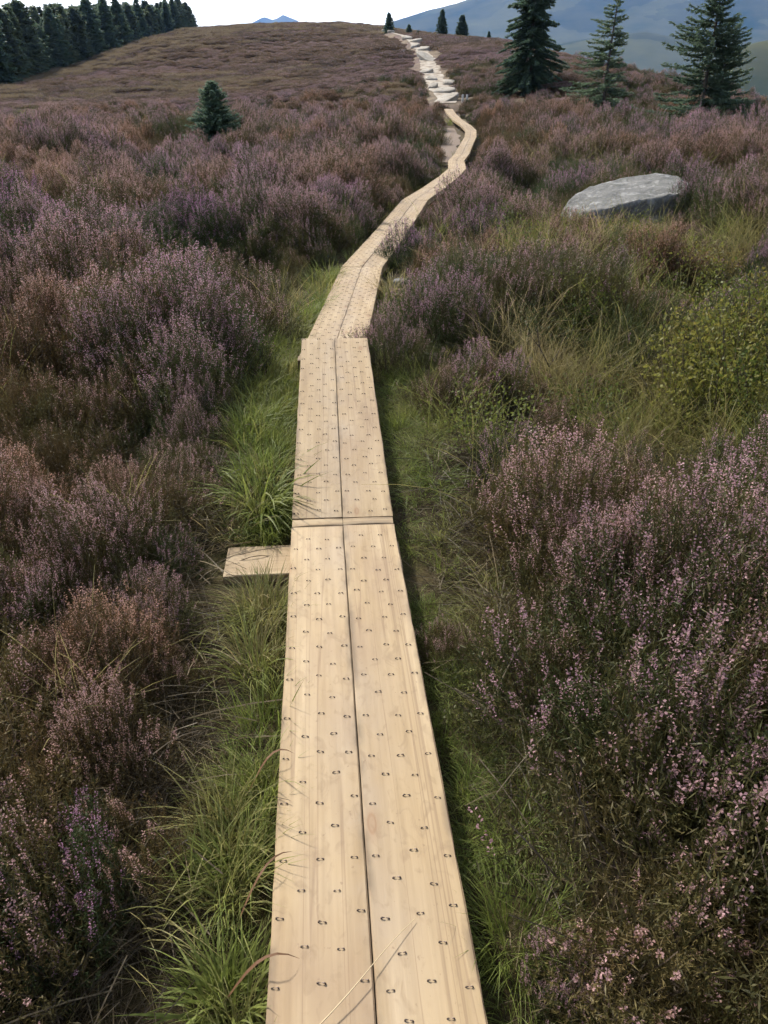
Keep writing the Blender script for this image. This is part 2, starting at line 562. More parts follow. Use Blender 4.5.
def far_z(x, y):
    r = np.hypot(x, y)
    a = np.degrees(np.arctan2(x, y))
    z = -110 + 20 * (fbm(x, y, 700, 5) - .5)
    e1 = np.interp(a, [-60, -9.5, -8.2, -7.2, -6.2, -5, -3, -1, 0.3, 1.5, 2.8, 4.4, 5.9, 10, 15, 25, 45, 80],
                   [.02, .02, .03, .035, .035, .03, .03, .055, .068, .074, .081, .086, .093, .125, .135, .135, .10, .03])
    n1 = (fbm(x, y, 900, 9, 4) - .5) * 70
    z1 = (4600 * e1 + 110) * bump(r, 4600, 1300) - 110 + n1 * bump(r, 4600, 1500)
    e2 = np.interp(a, [-60, 2, 6, 11, 16, 22, 30, 60], [-.05, -.04, .03, .05, .055, .045, .03, -.02])
    z2 = (2500 * e2 + 110) * bump(r, 2500, 500) - 110 + (fbm(x, y, 300, 19, 3) - .5) * 30 * bump(r, 2500, 600)
    e3 = np.interp(a, [-60, 12, 16.5, 19, 22, 26, 34, 60], [-.1, -.05, -.005, .024, .048, .062, .06, .0])
    z3 = (950 * e3 + 110) * bump(r, 950, 260) - 110
    e4 = np.interp(a, [-60, -9, -8.3, -7.4, -6.8, -6.2, -5.2, -4.6, 60], [.02, .03, .067, .074, .071, .076, .07, .03, .02])
    z4 = (8200 * e4 + 110) * bump(r, 8200, 900) - 110
    return np.maximum(np.maximum(np.maximum(z, z1), np.maximum(z2, z3)), z4)


# brow of the hill: how high the moor rises above eye level in each direction
_BR = [(-150, 100), (0, 72), (100, 52), (150, 39), (192, 30), (245, 27), (300, 25), (345, 24), (384, 27), (420, 30), (450, 33), (500, 37), (560, 52), (640, 69), (720, 95), (768, 112), (900, 160)]
_BD = np.array([at(a_, b_, 1.0) - np.array([0, 0, H_CAM]) for a_, b_ in _BR])
_BA, _BE = np.arctan2(_BD[:, 0], _BD[:, 1]), _BD[:, 2] / np.hypot(_BD[:, 0], _BD[:, 1])


def brow(x, y, z, r):
    lim = H_CAM + r * np.interp(np.arctan2(x, y), _BA, _BE) - .35
    k = .5 + r * .004
    e = z - k * np.log1p(np.exp(np.clip((z - lim) / k, -40, 40)))
    return z + (e - z) * smooth(45, 70, r)


def terrain(x, y):
    x, y = np.asarray(x, float), np.asarray(y, float)
    r = np.hypot(x, y)
    z = tps(x, y)
    d, sd, zz = seg_dist(x, y, NODES)
    dt, _, zt = seg_dist(x, y, np.array(TRAIL))
    off = smooth(.35, 1.3, d) * smooth(.5, 2.0, dt)
    amp = .20 + .16 * smooth(3.5, 8, r) + .12 * smooth(10, 40, r) + .35 * smooth(60, 150, r)
    hum = (fbm(x, y, 1.3, 3, 2) - .5) * amp * 1.1 * (1 - smooth(60, 160, r)) + (fbm(x, y, 9, 31, 3) - .5) * .65 * smooth(15, 60, r) + (fbm(x, y, 26, 33, 3) - .5) * .9 * smooth(40, 100, r)
    z = brow(x, y, z + hum * off, r)
    zb = np.minimum(zz, np.where(y < 8.5, np.where(y < 5.5, .06, .03), 99)) - .125
    zb = zb - .17 * smooth(13, 19, y)
    k = smooth(1.2 + .9 * smooth(13, 19, y), .32, d) * (r < 60)
    z = z * (1 - k) + zb * k
    kt = smooth(1.6, .5, dt)
    z = z * (1 - kt) + (zt - .02) * kt
    s = smooth(300, 700, r)
    w = s > 0
    zf = np.where(w, far_z(x, y), 0)
    return z * (1 - s) + zf * s


def gz(x, y):
    return float(terrain(np.array([x]), np.array([y]))[0])


def ground_at(px, py, t0=.8, t1=250):
    """where the sight line of a photo position meets the terrain"""
    t = np.geomspace(t0, t1, 900)
    p = np.array([at(px, py, k) for k in t])
    h = p[:, 2] - terrain(p[:, 0], p[:, 1])
    i = np.argmax(h < 0) if (h < 0).any() else len(t) - 1
    q = p[i]
    return np.array([q[0], q[1], gz(q[0], q[1])])


def polar(name, r_list, n_az, mat, az0=-180, az1=180, zfun=terrain):
    az = np.radians(np.linspace(az0, az1, n_az))
    rr, aa = np.meshgrid(r_list, az, indexing='ij')
    x, y = rr * np.sin(aa), rr * np.cos(aa)
    return grid_mesh(name, np.stack([x, y, zfun(x, y)], -1), len(r_list), n_az, mat)


# front sector fine, the rest coarse, in one sheet: non-uniform azimuth list
az_list = np.radians(np.r_[np.linspace(-180, -50, 60)[:-1], np.linspace(-50, 50, 560), np.linspace(50, 180, 60)[1:]])
r_list = np.r_[0.001, np.geomspace(.35, 620, 330)]
rr, aa = np.meshgrid(r_list, az_list, indexing='ij')
gx, gy = rr * np.sin(aa), rr * np.cos(aa)
g = obj('ground', grid_mesh('ground', np.stack([gx, gy, terrain(gx, gy)], -1), len(r_list), len(az_list), M['ground']))
g['kind'] = 'structure'
az_h = np.radians(np.r_[np.linspace(-180, -45, 40)[:-1], np.linspace(-45, 45, 400), np.linspace(45, 180, 40)[1:]])
r_h = np.r_[np.geomspace(620, 12000, 170)]
rr, aa = np.meshgrid(r_h, az_h, indexing='ij')
gx, gy = rr * np.sin(aa), rr * np.cos(aa)
h = obj('hills', grid_mesh('hills', np.stack([gx, gy, terrain(gx, gy)], -1), len(r_h), len(az_h), M['hills']))
h['kind'] = 'structure'


# stony trail and the worn peat strip beside the far boardwalk
def ribbon(name, pts, w, lift, mat, n=90):
    P = np.array(pts)
    s = np.r_[0, np.cumsum(np.linalg.norm(np.diff(P[:, :2], axis=0), axis=1))]
    u = np.linspace(0, s[-1], n)
    c = np.stack([np.interp(u, s, P[:, k]) for k in (0, 1)], -1)
    d = norm(np.gradient(c, axis=0))
    nrm = np.stack([d[:, 1], -d[:, 0]], -1)
    ws = np.interp(u / s[-1], np.linspace(0, 1, len(w)), w)
    rows = []
    for i in range(n):
        for k in np.linspace(-1, 1, 9):
            j = (noise2(u[i], k * 3 + 7, 1.1, 5) - .5) * .5
            q = c[i] + nrm[i] * ws[i] * .5 * (k + (j if abs(k) > .9 else 0))
            rows.append((q[0], q[1]))
    q = np.array(rows)
    z = terrain(q[:, 0], q[:, 1]) + lift
    o = obj(name, grid_mesh(name, np.c_[q, z], n, 9, mat))
    o['kind'] = 'structure'
    return o


ribbon('path', TRAIL, [1.0, 1.5, 1.6, 1.3, 1.15, 1.05, .7, .4], .03, M['path'], 120)
WORN = [at(443, 152, 24), at(449, 140, 28), at(452, 128, 32), at(449, 119, 36)]
ribbon('worn_path', WORN, [.35, .6, .7, .4], .02, plain('peaty_path', (.17, .115, .075)), 40)


# ------------------------------------------------------------------ boardwalk
W_ALL, GAP, TH = .445, .0025, .085


def wood_mesh(name, q8, mat, cen_sign=0, bevel=.004, mats=None):
    """prism from 4 plan corners (a-left, a-right, b-right, b-left) top + thickness, cut along its length, with grain coords"""
    al, ar, br, bl = [np.array(p, float) for p in q8]
    L = np.linalg.norm((bl + br - al - ar) / 2)
    nL = max(2, int(L / .06))
    prof = [(0, -TH), (0, -bevel), (bevel, 0), (.1, 0), (.5, 0), (.9, 0), (1 - bevel, 0), (1, -bevel), (1, -TH)]
    Wd = np.linalg.norm(ar - al)
    vs, gr, ce = [], [], []
    for i in range(nL + 1):
        f = i / nL
        l, r = al + (bl - al) * f, ar + (br - ar) * f
        jit = (noise2(np.array(f * L), np.array(al[0] * 7 + 3), .07, 3) - .5) * .0032
        for (a, z) in prof:
            aa_ = a if a in (0, .1, .5, .9, 1) else (bevel / Wd if a < .5 else 1 - bevel / Wd)
            p = l + (r - l) * aa_
            p = p + np.array([(jit if (a == 1) == (cen_sign > 0) else jit * .3) if a in (0, 1) else 0, 0, z - (.003 if i in (0, nL) and z == 0 else 0)])
            vs.append(p)
            gr.append((aa_ * Wd, f * L, z))
            e = aa_ if cen_sign > 0 else 1 - aa_
            ce.append(max(0, 1 - e * 1.25) if cen_sign else .3)
    n = len(prof)
    fs = []
    for i in range(nL):
        for k in range(n - 1):
            fs.append((i * n + k, i * n + k + 1, (i + 1) * n + k + 1, (i + 1) * n + k))
        fs.append((i * n + n - 1, i * n, (i + 1) * n, (i + 1) * n + n - 1))
    fs.append(tuple(range(n - 1, -1, -1)))
    fs.append(tuple(nL * n + k for k in range(n)))
    me = bpy.data.meshes.new(name)
    me.from_pydata([tuple(v) for v in vs], [], fs)
    me.materials.append(mat)
    at_ = me.attributes.new('grain', 'FLOAT_VECTOR', 'POINT')
    at_.data.foreach_set('vector', np.array(gr, np.float32).reshape(-1))
    a2 = me.attributes.new('centre', 'FLOAT', 'POINT')
    a2.data.foreach_set('value', np.array(ce, np.float32))
    a3 = me.attributes.new('rim', 'FLOAT', 'POINT')
    a3.data.foreach_set('value', np.array([1.0 if (q_[0] < .012 or q_[0] > Wd - .012) else 0.0 for q_ in gr], np.float32))
    me.update()
    return me


def staple_mesh(w=.0165, hgt=.0036, r=.0019):
    b = MB()
    pts = [(-w / 2, 0, -.004), (-w / 2, 0, hgt - .002), (-w / 2 + .002, 0, hgt), (0, 0, hgt + .0004), (w / 2 - .002, 0, hgt), (w / 2, 0, hgt - .002), (w / 2, 0, -.004)]
    b.tube(pts, r, 6)
    return b.mesh('staple', [M['staple']])


STAPLE = staple_mesh()
ORD = ['pale timber boardwalk section underfoot, behind the nearest one', 'nearest full section of pale boardwalk, two wide planks dotted with rusty staples',
       'second boardwalk section, bleached planks sloping up to a stepped end',
       'third boardwalk section, dropping below the stepped end and bending right',
       'short boardwalk section just past the long third one',
       'boardwalk section between the short one and the heather overhanging the right edge',
       'boardwalk section veering right towards the grey boulder side',
       'boardwalk section before the far bend with its stub of board on the right',
       'boardwalk section leading into the far right-hand bend',
       'boardwalk section at the far bend, just below the pale stub board',
       'narrow far section where the boardwalk straightens uphill',
       'far boardwalk section with a slight kink above the stub board',
       'far boardwalk section beginning the long curve right',
       'boardwalk section mid way along the far curve',
       'boardwalk section at the outermost point of the far curve',
       'boardwalk section turning back left after the far curve',
       'boardwalk section running up towards the big flat slab',
       'second last boardwalk section, below the flat slab',
       'last boardwalk section ending at the big flat stone slab']

secs = []
k = 0
pairs = [(0, 1), (1, 2), (2, 3)] + [(i, i + 1) for i in range(4, len(NODES) - 1)]


def node_dir(i):
    prev = NODES[i] - NODES[i - 1] if i > 0 and i != 4 else None
    nxt = NODES[i + 1] - NODES[i] if i < len(NODES) - 1 and i != 3 else None
    ds = [norm(v[:2]) for v in (prev, nxt) if v is not None]
    d = norm(sum(ds))
    return np.array([d[1], -d[0], 0])


for si, (i, j) in enumerate(pairs):
    a, b = NODES[i], NODES[j]
    na, nb = node_dir(i), node_dir(j)
    d = norm(b - a)
    e = obj('boardwalk_section', None, loc=tuple((a + b) / 2 - np.array([0, 0, TH])))
    tag(e, ORD[si], 'boardwalk', 'sections of the boardwalk')
    org = np.array(e.location)
    ge = .003
    if si == 2:
        a = a + d * .062
    for s in (-1, 1):
        o0, o1 = (-W_ALL / 2, -GAP / 2) if s < 0 else (GAP / 2, W_ALL / 2)
        sl = (.004 if s > 0 else -.003) * (1 if si % 2 else -1)
        q = [a + na * o0 + d * ge, a + na * o1 + d * ge, b + nb * o1 - d * (ge + .004 * (s > 0)), b + nb * o0 - d * ge]
        q = [p - org + np.array([0, 0, sl * .4]) for p in q]
        pl = obj('plank', wood_mesh('plank', q, M['wood'], s), e)
        L = np.linalg.norm(b - a)
        if si in (1, 2):
            row, y = 0, .045
            mats = []
            while y < L - .03:
                f = y / L
                for c in ((.09, .51, .9) if row % 2 == 0 else (.32, .70)):
                    if s > 0:
                        c = {.09: .13, .51: .54, .9: .88}.get(c, c - .01)
                    c2 = c + random.uniform(-.025, .025)
                    f2 = f + random.uniform(-.006, .006)
                    l = q[0] + (q[3] - q[0]) * f2
                    r = q[1] + (q[2] - q[1]) * f2
                    p = l + (r - l) * c2
                    st = obj('staple', STAPLE, pl, tuple(p), (math.atan2(d[2], math.hypot(d[0], d[1])), random.uniform(-.15, .15), random.gauss(0, .09)), random.uniform(.85, 1.1))
                y += .083 + random.uniform(-.004, .004)
                row += 1
        elif si >= 3:
            mb = MB()
            row, y = 0, .05
            sq = STAPLE
            co = np.empty(len(sq.vertices) * 3, np.float32)
            sq.vertices.foreach_get('co', co)
            co = co.reshape(-1, 4, 3)
            while y < L - .03:
                for c in ((.1, .5, .9) if row % 2 == 0 else (.3, .7)):
                    f2 = y / L
                    l = q[0] + (q[3] - q[0]) * f2
                    r = q[1] + (q[2] - q[1]) * f2
                    p = l + (r - l) * (c + random.uniform(-.03, .03)) + d * random.uniform(-.012, .012)
                    mb.add(co + p, 0)
                y += .086
                row += 1
            st = obj('staples', mb.mesh('staples', [M['staple']]), pl)
            st['kind'] = 'stuff'
    # cross bearer under the far joint; some stick out from under the planks
    def bearer(c, n, lo, hi, depth=.11, top=-.002, mat=M['wood']):
        dd = np.array([-n[1], n[0], 0])
        z = np.array([0, 0, -TH + top])
        c = c + z
        q = [c + n * lo - dd * depth / 2, c + n * hi - dd * depth / 2]
        q2 = [c + n * hi + dd * depth / 2, c + n * lo + dd * depth / 2]
        # grain runs along the board: order corners so that "length" is across the walk
        qq = [q2[1] - org, q[0] - org, q[1] - org, q2[0] - org]
        return obj('bearer', wood_mesh('bearer', qq, mat, 0), e)
    if si == 2:
        c0 = NODES[i] - org
        for s in (-1, 1):
            lo, hi = (-W_ALL / 2 + .002, -GAP / 2) if s < 0 else (GAP / 2, W_ALL / 2 - .003)
            qq = [c0 + na * hi + d * .057, c0 + na * hi + d * .003, c0 + na * lo + d * .003, c0 + na * lo + d * .057]
            obj('joint_strip', wood_mesh('joint_strip', [q_ - np.array([0, 0, .001]) for q_ in qq], M['wood'], 0), e)
    if si == 1:
        be = bearer(b - d * .125, nb, -.50, .24, .235, -.001)
        be['label'] = 'clean pale cross board sticking out into the grass on the left'
    elif si == 2:
        bearer(b - d * .12, nb, -.25, .22, .10, -.003, M['wood_dark'])
    elif si == 9:
        be = bearer(a + d * .5, na, -.2, .55, .12, -.002)
        be['label'] = 'pale stub of cross board sticking out on the right'
    else:
        bearer(b - d * .15, nb, -.235, .235, .10, -.003, M['wood_dark'])

# ------------------------------------------------------------------ stones
def stone_mesh(name, sx, sy, sz, seed, mat, flat=.35, seg=26):
    """rounded, faceted block"""
    u = np.linspace(0, 2 * math.pi, seg * 2)
    v = np.linspace(-math.pi / 2, math.pi / 2, seg)
    uu, vv = np.meshgrid(u, v, indexing='ij')
    pw = lambda a, e: np.sign(a) * np.abs(a) ** e
    x = pw(np.cos(vv), flat) * pw(np.cos(uu), .75)
    y = pw(np.cos(vv), flat) * pw(np.sin(uu), .75)
    z = pw(np.sin(vv), flat + .15)
    r_ = 1 + .28 * (fbm(x * 1.1 + seed * 3.7 + z, y * 1.1 + z * .8, 1.0, seed, 3) - .5)
    r_ = r_ + .07 * (fbm(x * 4 + seed + z * 2, y * 4 - z * 2, 1.0, seed + 5, 3) - .5)
    r_[-1] = r_[0]
    P = np.stack([x * r_ * sx, y * r_ * sy, z * (1 + .5 * (r_ - 1)) * sz], -1)
    return grid_mesh(name, P, seg * 2, seg, mat)


def boulder():
    # big split granite block: sloping flat top, steep face to the front left
    def zt(x, y):
        return .46 + .17 * x + .13 * y - .13 * np.maximum(0, -x - .5) ** 1.6 * 2 + .05 * (fbm(x + 5, y + 5, .5, 4, 4) - .5)
    out = [(-1.12, -.28), (-.95, -.52), (-.5, -.62), (0, -.60), (.5, -.64), (1.0, -.55), (1.28, -.2), (1.3, .35), (1.05, .75), (.4, .85), (-.3, .7), (-.85, .25)]
    n = len(out)
    per = 14
    ring = []
    for i in range(n):
        a, b = np.array(out[i]), np.array(out[(i + 1) % n])
        for t in np.arange(per) / per:
            ring.append(a + (b - a) * t)
    ring = np.array(ring)
    rad = ring * (1 + .07 * (noise2(ring[:, 0] * 3 + 9, ring[:, 1] * 3 + 9, 1, 2)[:, None] - .5))
    rows = []
    for f in np.linspace(0.02, .95, 36):
        p = rad * f
        rows.append(np.c_[p, zt(p[:, 0], p[:, 1]) + .07 * (fbm(p[:, 0] * 1 + 7, p[:, 1] + 7, .22, 14, 4) - .5)])
    for f, dz in ((.975, -.012), (.99, -.03), (1.0, -.06), (1.005, -.1), (1.01, -.15), (1.01, -.2), (1.0, -.26), (1.02, -.33), (1.02, -.42), (1.0, -.52), (1.0, -.8)):
        p = rad * f
        zz = zt(rad[:, 0] * .96, rad[:, 1] * .96) + dz
        k = .13 * (fbm(p[:, 0] * 4 + 3, p[:, 1] * 4 + dz * 9, 1, 8, 4) - .5) * min(1, -dz * 8)
        rows.append(np.c_[p * (1 + k[:, None]), zz])
    V = np.array(rows)
    V = np.concatenate([V, V[:, :1]], 1)
    return grid_mesh('boulder', V, V.shape[0], V.shape[1], M['granite'], True)


bo = at(618, 217, 11.6)
bz = gz(bo[0], bo[1])
b_ = obj('boulder', boulder(), loc=(bo[0], bo[1] + .2, bz - .02), rot=(0, 0, R(4)), scale=(.80, .95, .82))
tag(b_, 'large grey granite boulder with flat sloping top lying in the heather', 'boulder')

STONES = [  # px, py, t, sx, sy, sz, label
    (448, 103, 45.3, .62, 1.1, .16, 'big flat pale slab at the top end of the boardwalk'),
    (446, 91, 49.5, .82, .55, .2, 'long pale stone lying across the trail above the big slab'),
    (433, 88, 52.5, .34, .6, .2, 'narrow pale stone on left edge of the trail'),
    (447, 83, 54.5, .55, .5, .22, 'greyish stone on right side of the trail, above the long stone'),
    (432, 79, 58, .5, .6, .18, 'trail stone under the round slab, lower of two'),
    (428, 71, 63, .55, .6, .2, 'trail stone touching the round slab from below'),
    (428, 58, 72, .78, 1.7, .2, 'broad rounded pale slab half way up the rocky trail'),
    (424, 49, 83, .75, .8, .25, 'pale stone right above the broad rounded slab'),
    (415, 47, 87, .45, .8, .25, 'pale stone left of the trail near its top'),
    (416, 42, 94, .8, .8, .28, 'pale stone close below the top of the trail'),
    (408, 40, 99, .6, .8, .3, 'uppermost pale stone visible on the trail'),
]
for px, py, t, sx, sy, sz, lab in STONES:
    p = at(px, py, t)
    z = gz(p[0], p[1])
    o = obj('stone', stone_mesh('stone', sx * .84, sy, sz, int(px + py), M['pale_stone']), loc=(p[0] + random.uniform(-.15, .15), p[1], z + sz * .2), rot=(R({103: 16, 58: 24}.get(py, 13)) + random.uniform(-.06, .06), random.uniform(-.1, .1), random.uniform(-.9, .9)))
    tag(o, lab, 'stone', 'stones of the rocky trail')
for px, py, t, sx, sy, sz, dz, mk, lab in [
        (198, 301, None, .13, .11, .10, .10, 'granite', 'small rounded grey stone among the heather left of the boardwalk'),
        (405, 287, None, .13, .07, .04, .03, 'granite', 'pale flat stone right of the boardwalk under purple heather'),
        (446, 289, None, .13, .34, .06, .04, 'granite', 'grey flat stone in the gap between two heather bushes'),
        (491, 141, 27, .30, .5, .18, .1, 'pale_stone', 'whitish stone in the grass right of the far curve'),
        (384, 27, 128, .45, .45, .55, .2, 'pale_stone', 'white upright stone beside the small skyline spruce'),
        (391, 33, 120, .55, .4, .22, .1, 'pale_stone', 'white low stone in front of the small skyline spruce')]:
    p = ground_at(px, py) if t is None else at(px, py, t)
    z = gz(p[0], p[1])
    o = obj('stone', stone_mesh('stone', sx, sy, sz, int(px), M[mk]), loc=(p[0], p[1], z + dz), rot=(.1, .05, random.uniform(-.4, .4)))
    tag(o, lab, 'stone')

for px, lab in ((462.5, 'left of two short pale posts beside the big flat slab'), (466.8, 'right of two short pale posts beside the big flat slab')):
    p = at(px, 104, 44)
    b = MB()
    b.tube([(0, 0, -.2), (0, 0, .02), (0, 0, .42), (0, 0, .45)], [.065, .065, .06, .045], 10)
    o = obj('post', b.mesh('post', [M['post']]), loc=(p[0], p[1], gz(p[0], p[1])))
    tag(o, lab, 'post', 'posts by the slab')


# ------------------------------------------------------------------ plants: prototypes
def heather_mesh(name, seed, bloom, nsp=430, Rr=.30, Hh=.36, spread=1.0):
    global rng
    rng = np.random.default_rng(seed)
    b = MB()
    lob = rng.uniform(0, 6.28, 3)
    rho = np.sqrt(rng.uniform(0, 1, nsp)) * 1.02
    phi = rng.uniform(0, 2 * math.pi, nsp)
    prof = np.sqrt(np.maximum(0, 1 - rho ** 2.4)) * .82 + .18
    lump = 1 + .18 * np.sin(2 * phi + lob[0]) + .13 * np.sin(5 * phi + lob[1]) * rho
    h_ = Hh * prof * (.8 + .32 * rng.random(nsp)) * (1 + .2 * np.sin(7 * rho * np.cos(phi) + lob[2]))
    tip = np.stack([rho * np.cos(phi) * Rr * lump, rho * np.sin(phi) * Rr * lump, h_], -1)
    root = np.stack([tip[:, 0] * .55, tip[:, 1] * .55, np.full(nsp, -.05)], -1)
    d = norm(norm(tip - root) * 1 + np.array([0, 0, .5]) + rng.normal(size=(nsp, 3)) * .16)
    L = rng.uniform(.11, .20, nsp)
    base = tip - d * L[:, None]
    # leafy shoots
    nl = 26
    f = np.linspace(0.0, .80, nl)[None] + rng.uniform(-.03, .03, (nsp, nl))
    c = base[:, None] + d[:, None] * (L[:, None] * f)[..., None]
    ax = d[:, None] * .75 + rng.normal(size=(nsp, nl, 3)) * .5
    b.leaves(c.reshape(-1, 3), ax.reshape(-1, 3), rng.uniform(.007, .015, nsp * nl), rng.uniform(.0022, .0042, nsp * nl), 1)
    # side shoots, finer
    nl = 12
    f = rng.uniform(.1, .9, (nsp, nl))
    c = base[:, None] + d[:, None] * (L[:, None] * f)[..., None] + rng.normal(size=(nsp, nl, 3)) * .012
    ax = d[:, None] + rng.normal(size=(nsp, nl, 3)) * .55
    b.leaves(c.reshape(-1, 3), ax.reshape(-1, 3), rng.uniform(.016, .034, nsp * nl), rng.uniform(.0018, .0034, nsp * nl), 1)
    # flower spikes on some shoots
    cl = noise2(tip[:, 0] + seed, tip[:, 1], .12, seed)
    has = (rho < rng.uniform(.55, 1.02, nsp)) & (rng.random(nsp) < bloom * (1.35 - .35 * rho)) & ((cl < bloom + .28) | (rng.random(nsp) < .1))
    k = np.where(has)[0]
    nf = 26
    f = np.linspace(.38, 1.02, nf)[None] + rng.uniform(-.03, .03, (len(k), nf))
    f = 1 - (1 - f) * rng.uniform(.5, 1.1, (len(k), 1))
    c = base[k][:, None] + d[k][:, None] * (L[k][:, None] * f)[..., None]
    off = rng.normal(size=(len(k), nf, 3))
    off = norm(off - d[k][:, None] * (off * d[k][:, None]).sum(-1, keepdims=True))
    c = c + off * .0022
    b.leaves(c.reshape(-1, 3), (off + d[k][:, None] * .35).reshape(-1, 3), rng.uniform(.004, .0078, len(k) * nf), rng.uniform(.0032, .0058, len(k) * nf), 0, fat=.6)
    # woody stems
    ns = nsp // 3
    i = rng.choice(nsp, ns, replace=False)
    t = np.linspace(0, 1, 5)[None, :, None]
    pts = root[i][:, None] * (1 - t) + (base[i] + d[i] * .08)[:, None] * t + rng.normal(size=(ns, 5, 3)) * .012
    side = norm(rng.normal(size=(ns, 3)))
    b.strips(pts, np.broadcast_to(np.linspace(.006, .0025, 5), (ns, 5)), side, 2)
    # dark inner growth
    nf = nsp * 7
    rho = np.sqrt(rng.random(nf)) * .85
    phi = rng.uniform(0, 6.283, nf)
    z = rng.random(nf) * Hh * .72 * np.sqrt(np.maximum(.05, 1 - rho ** 2))
    c = np.stack([rho * np.cos(phi) * Rr, rho * np.sin(phi) * Rr, z], -1)
    ax = rng.normal(size=(nf, 3)) * .6 + np.array([0, 0, .8]) + c * np.array([2, 2, 0])
    b.leaves(c, ax, rng.uniform(.018, .042, nf), rng.uniform(.0022, .0042, nf), 1)
    return b.mesh(name, [M['flower'], M['heath_leaf'], M['twig']])


def grass_mesh(name, seed, nb=90, Lr=(.14, .34), w=.0042, Rr=.09, lean=.5, droop=.5, mat='grass', seg=5):
    r = np.random.default_rng(seed)
    rho, phi = np.sqrt(r.random(nb)) * Rr, r.uniform(0, 6.283, nb)
    root = np.stack([rho * np.cos(phi), rho * np.sin(phi), np.full(nb, -.02)], -1)
    ph2 = phi + r.normal(0, .7, nb)
    out = np.stack([np.cos(ph2), np.sin(ph2), np.zeros(nb)], -1)
    ln = np.abs(r.normal(lean * .6, lean * .5, nb))
    d = norm(out * ln[:, None] + np.array([0, 0, 1.0]))
    L = r.uniform(*Lr, nb)
    t = np.linspace(0, 1, seg + 1)[None, :, None]
    dr = (droop * r.uniform(.3, 1.5, nb))[:, None, None]
    p = root[:, None] + d[:, None] * L[:, None, None] * t + out[:, None] * L[:, None, None] * dr * .55 * t ** 2 - np.array([0, 0, 1.0]) * L[:, None, None] * dr * .6 * t ** 2.6
    side = norm(np.cross(d, out) + r.normal(size=(nb, 3)) * .35)
    wd = (r.uniform(.7, 1.3, nb) * w)[:, None] * np.array([.8, 1, 1, .85, .55, .06][:seg + 1])[None]
    b = MB()
    b.strips(p, wd, side, 0)
    return b.mesh(name, [M[mat]])


def seedgrass_mesh(name, seed, nb=45):
    """dry bents: long thin stalks with a small seed head"""
    r = np.random.default_rng(seed)
    rho, phi = np.sqrt(r.random(nb)) * .12, r.uniform(0, 6.283, nb)
    root = np.stack([rho * np.cos(phi), rho * np.sin(phi), np.zeros(nb)], -1)
    d = norm(r.normal(size=(nb, 3)) * .28 + np.array([0, 0, 1.0]))
    L = r.uniform(.28, .6, nb)
    bend = r.normal(size=(nb, 3)) * .12
    t = np.linspace(0, 1, 6)[None, :, None]
    p = root[:, None] + d[:, None] * L[:, None, None] * t + bend[:, None] * t ** 2 * np.array([1, 1, 0]) - np.array([0, 0, .08]) * t ** 3
    b = MB()
    b.strips(p, np.broadcast_to(np.array([.0022, .002, .0018, .0016, .003, .001]), (nb, 6)), norm(r.normal(size=(nb, 3))), 0)
    return b.mesh(name, [M['grass']])


def bilberry_mesh(name, seed, n=70):
    global rng
    rng = np.random.default_rng(seed)
    b = MB()
    rho, phi = np.sqrt(rng.random(n)) * .2, rng.uniform(0, 6.283, n)
    root = np.stack([rho * np.cos(phi) * .7, rho * np.sin(phi) * .7, np.zeros(n)], -1)
    d = norm(root * 2.2 + rng.normal(size=(n, 3)) * .18 + np.array([0, 0, 1.0]))
    L = rng.uniform(.2, .42, n)
    t = np.linspace(0, 1, 4)[None, :, None]
    b.strips(root[:, None] + d[:, None] * L[:, None, None] * t, np.full((n, 4), .003), norm(rng.normal(size=(n, 3))), 1)
    nl = 22
    f = rng.uniform(.3, 1.02, (n, nl))
    c = root[:, None] + d[:, None] * (L[:, None] * f)[..., None]
    off = rng.normal(size=(n, nl, 3))
    c = c + off * .016
    b.leaves(c.reshape(-1, 3), (off + d[:, None] * .6).reshape(-1, 3), rng.uniform(.014, .026, n * nl), rng.uniform(.008, .014, n * nl), 0)
    return b.mesh(name, [M['bilberry'], M['twig']])


def patch_mesh(name, seed, size=2.6, n=5200, bloom=.5, hh=.3, grassy=0.0):
    """a mat of distant heath: clumps of sprigs drawn coarser"""
    global rng
    rng = np.random.default_rng(seed)
    b = MB()
    rr_, ph = np.sqrt(rng.random(n)) * size / 2, rng.uniform(0, 6.283, n)
    x, y = rr_ * np.cos(ph), rr_ * np.sin(ph)
    top = hh * (.25 + 1.1 * fbm(x + seed * 5, y, .42, seed, 3)) * (1 - .8 * (rr_ / (size / 2)) ** 4)
    u = rng.random(n)
    z = top * (1 - .55 * u ** 2)
    c = np.stack([x, y, z], -1)
    ax = rng.normal(size=(n, 3)) * .4 + np.array([0, 0, 1.0])
    cl = noise2(x + seed, y, .5, seed + 3)
    fl = (u < .55) & (rng.random(n) < bloom * 1.5 * smooth(.2, .6, cl) + .05)
    gr = ~fl & (rng.random(n) < grassy)
    for k, mi, lw in ((fl, 0, (.05, .11, .018, .034)), (~fl & ~gr, 1, (.06, .13, .018, .035)), (gr, 3, (.12, .26, .008, .014))):
        m = int(k.sum())
        if m:
            b.leaves(c[k], ax[k], rng.uniform(lw[0], lw[1], m), rng.uniform(lw[2], lw[3], m), mi, fat=.6)
    return b.mesh(name, [M['moor_bloom'], M['moor_leaf'], M['twig'], M['moor_grass']])


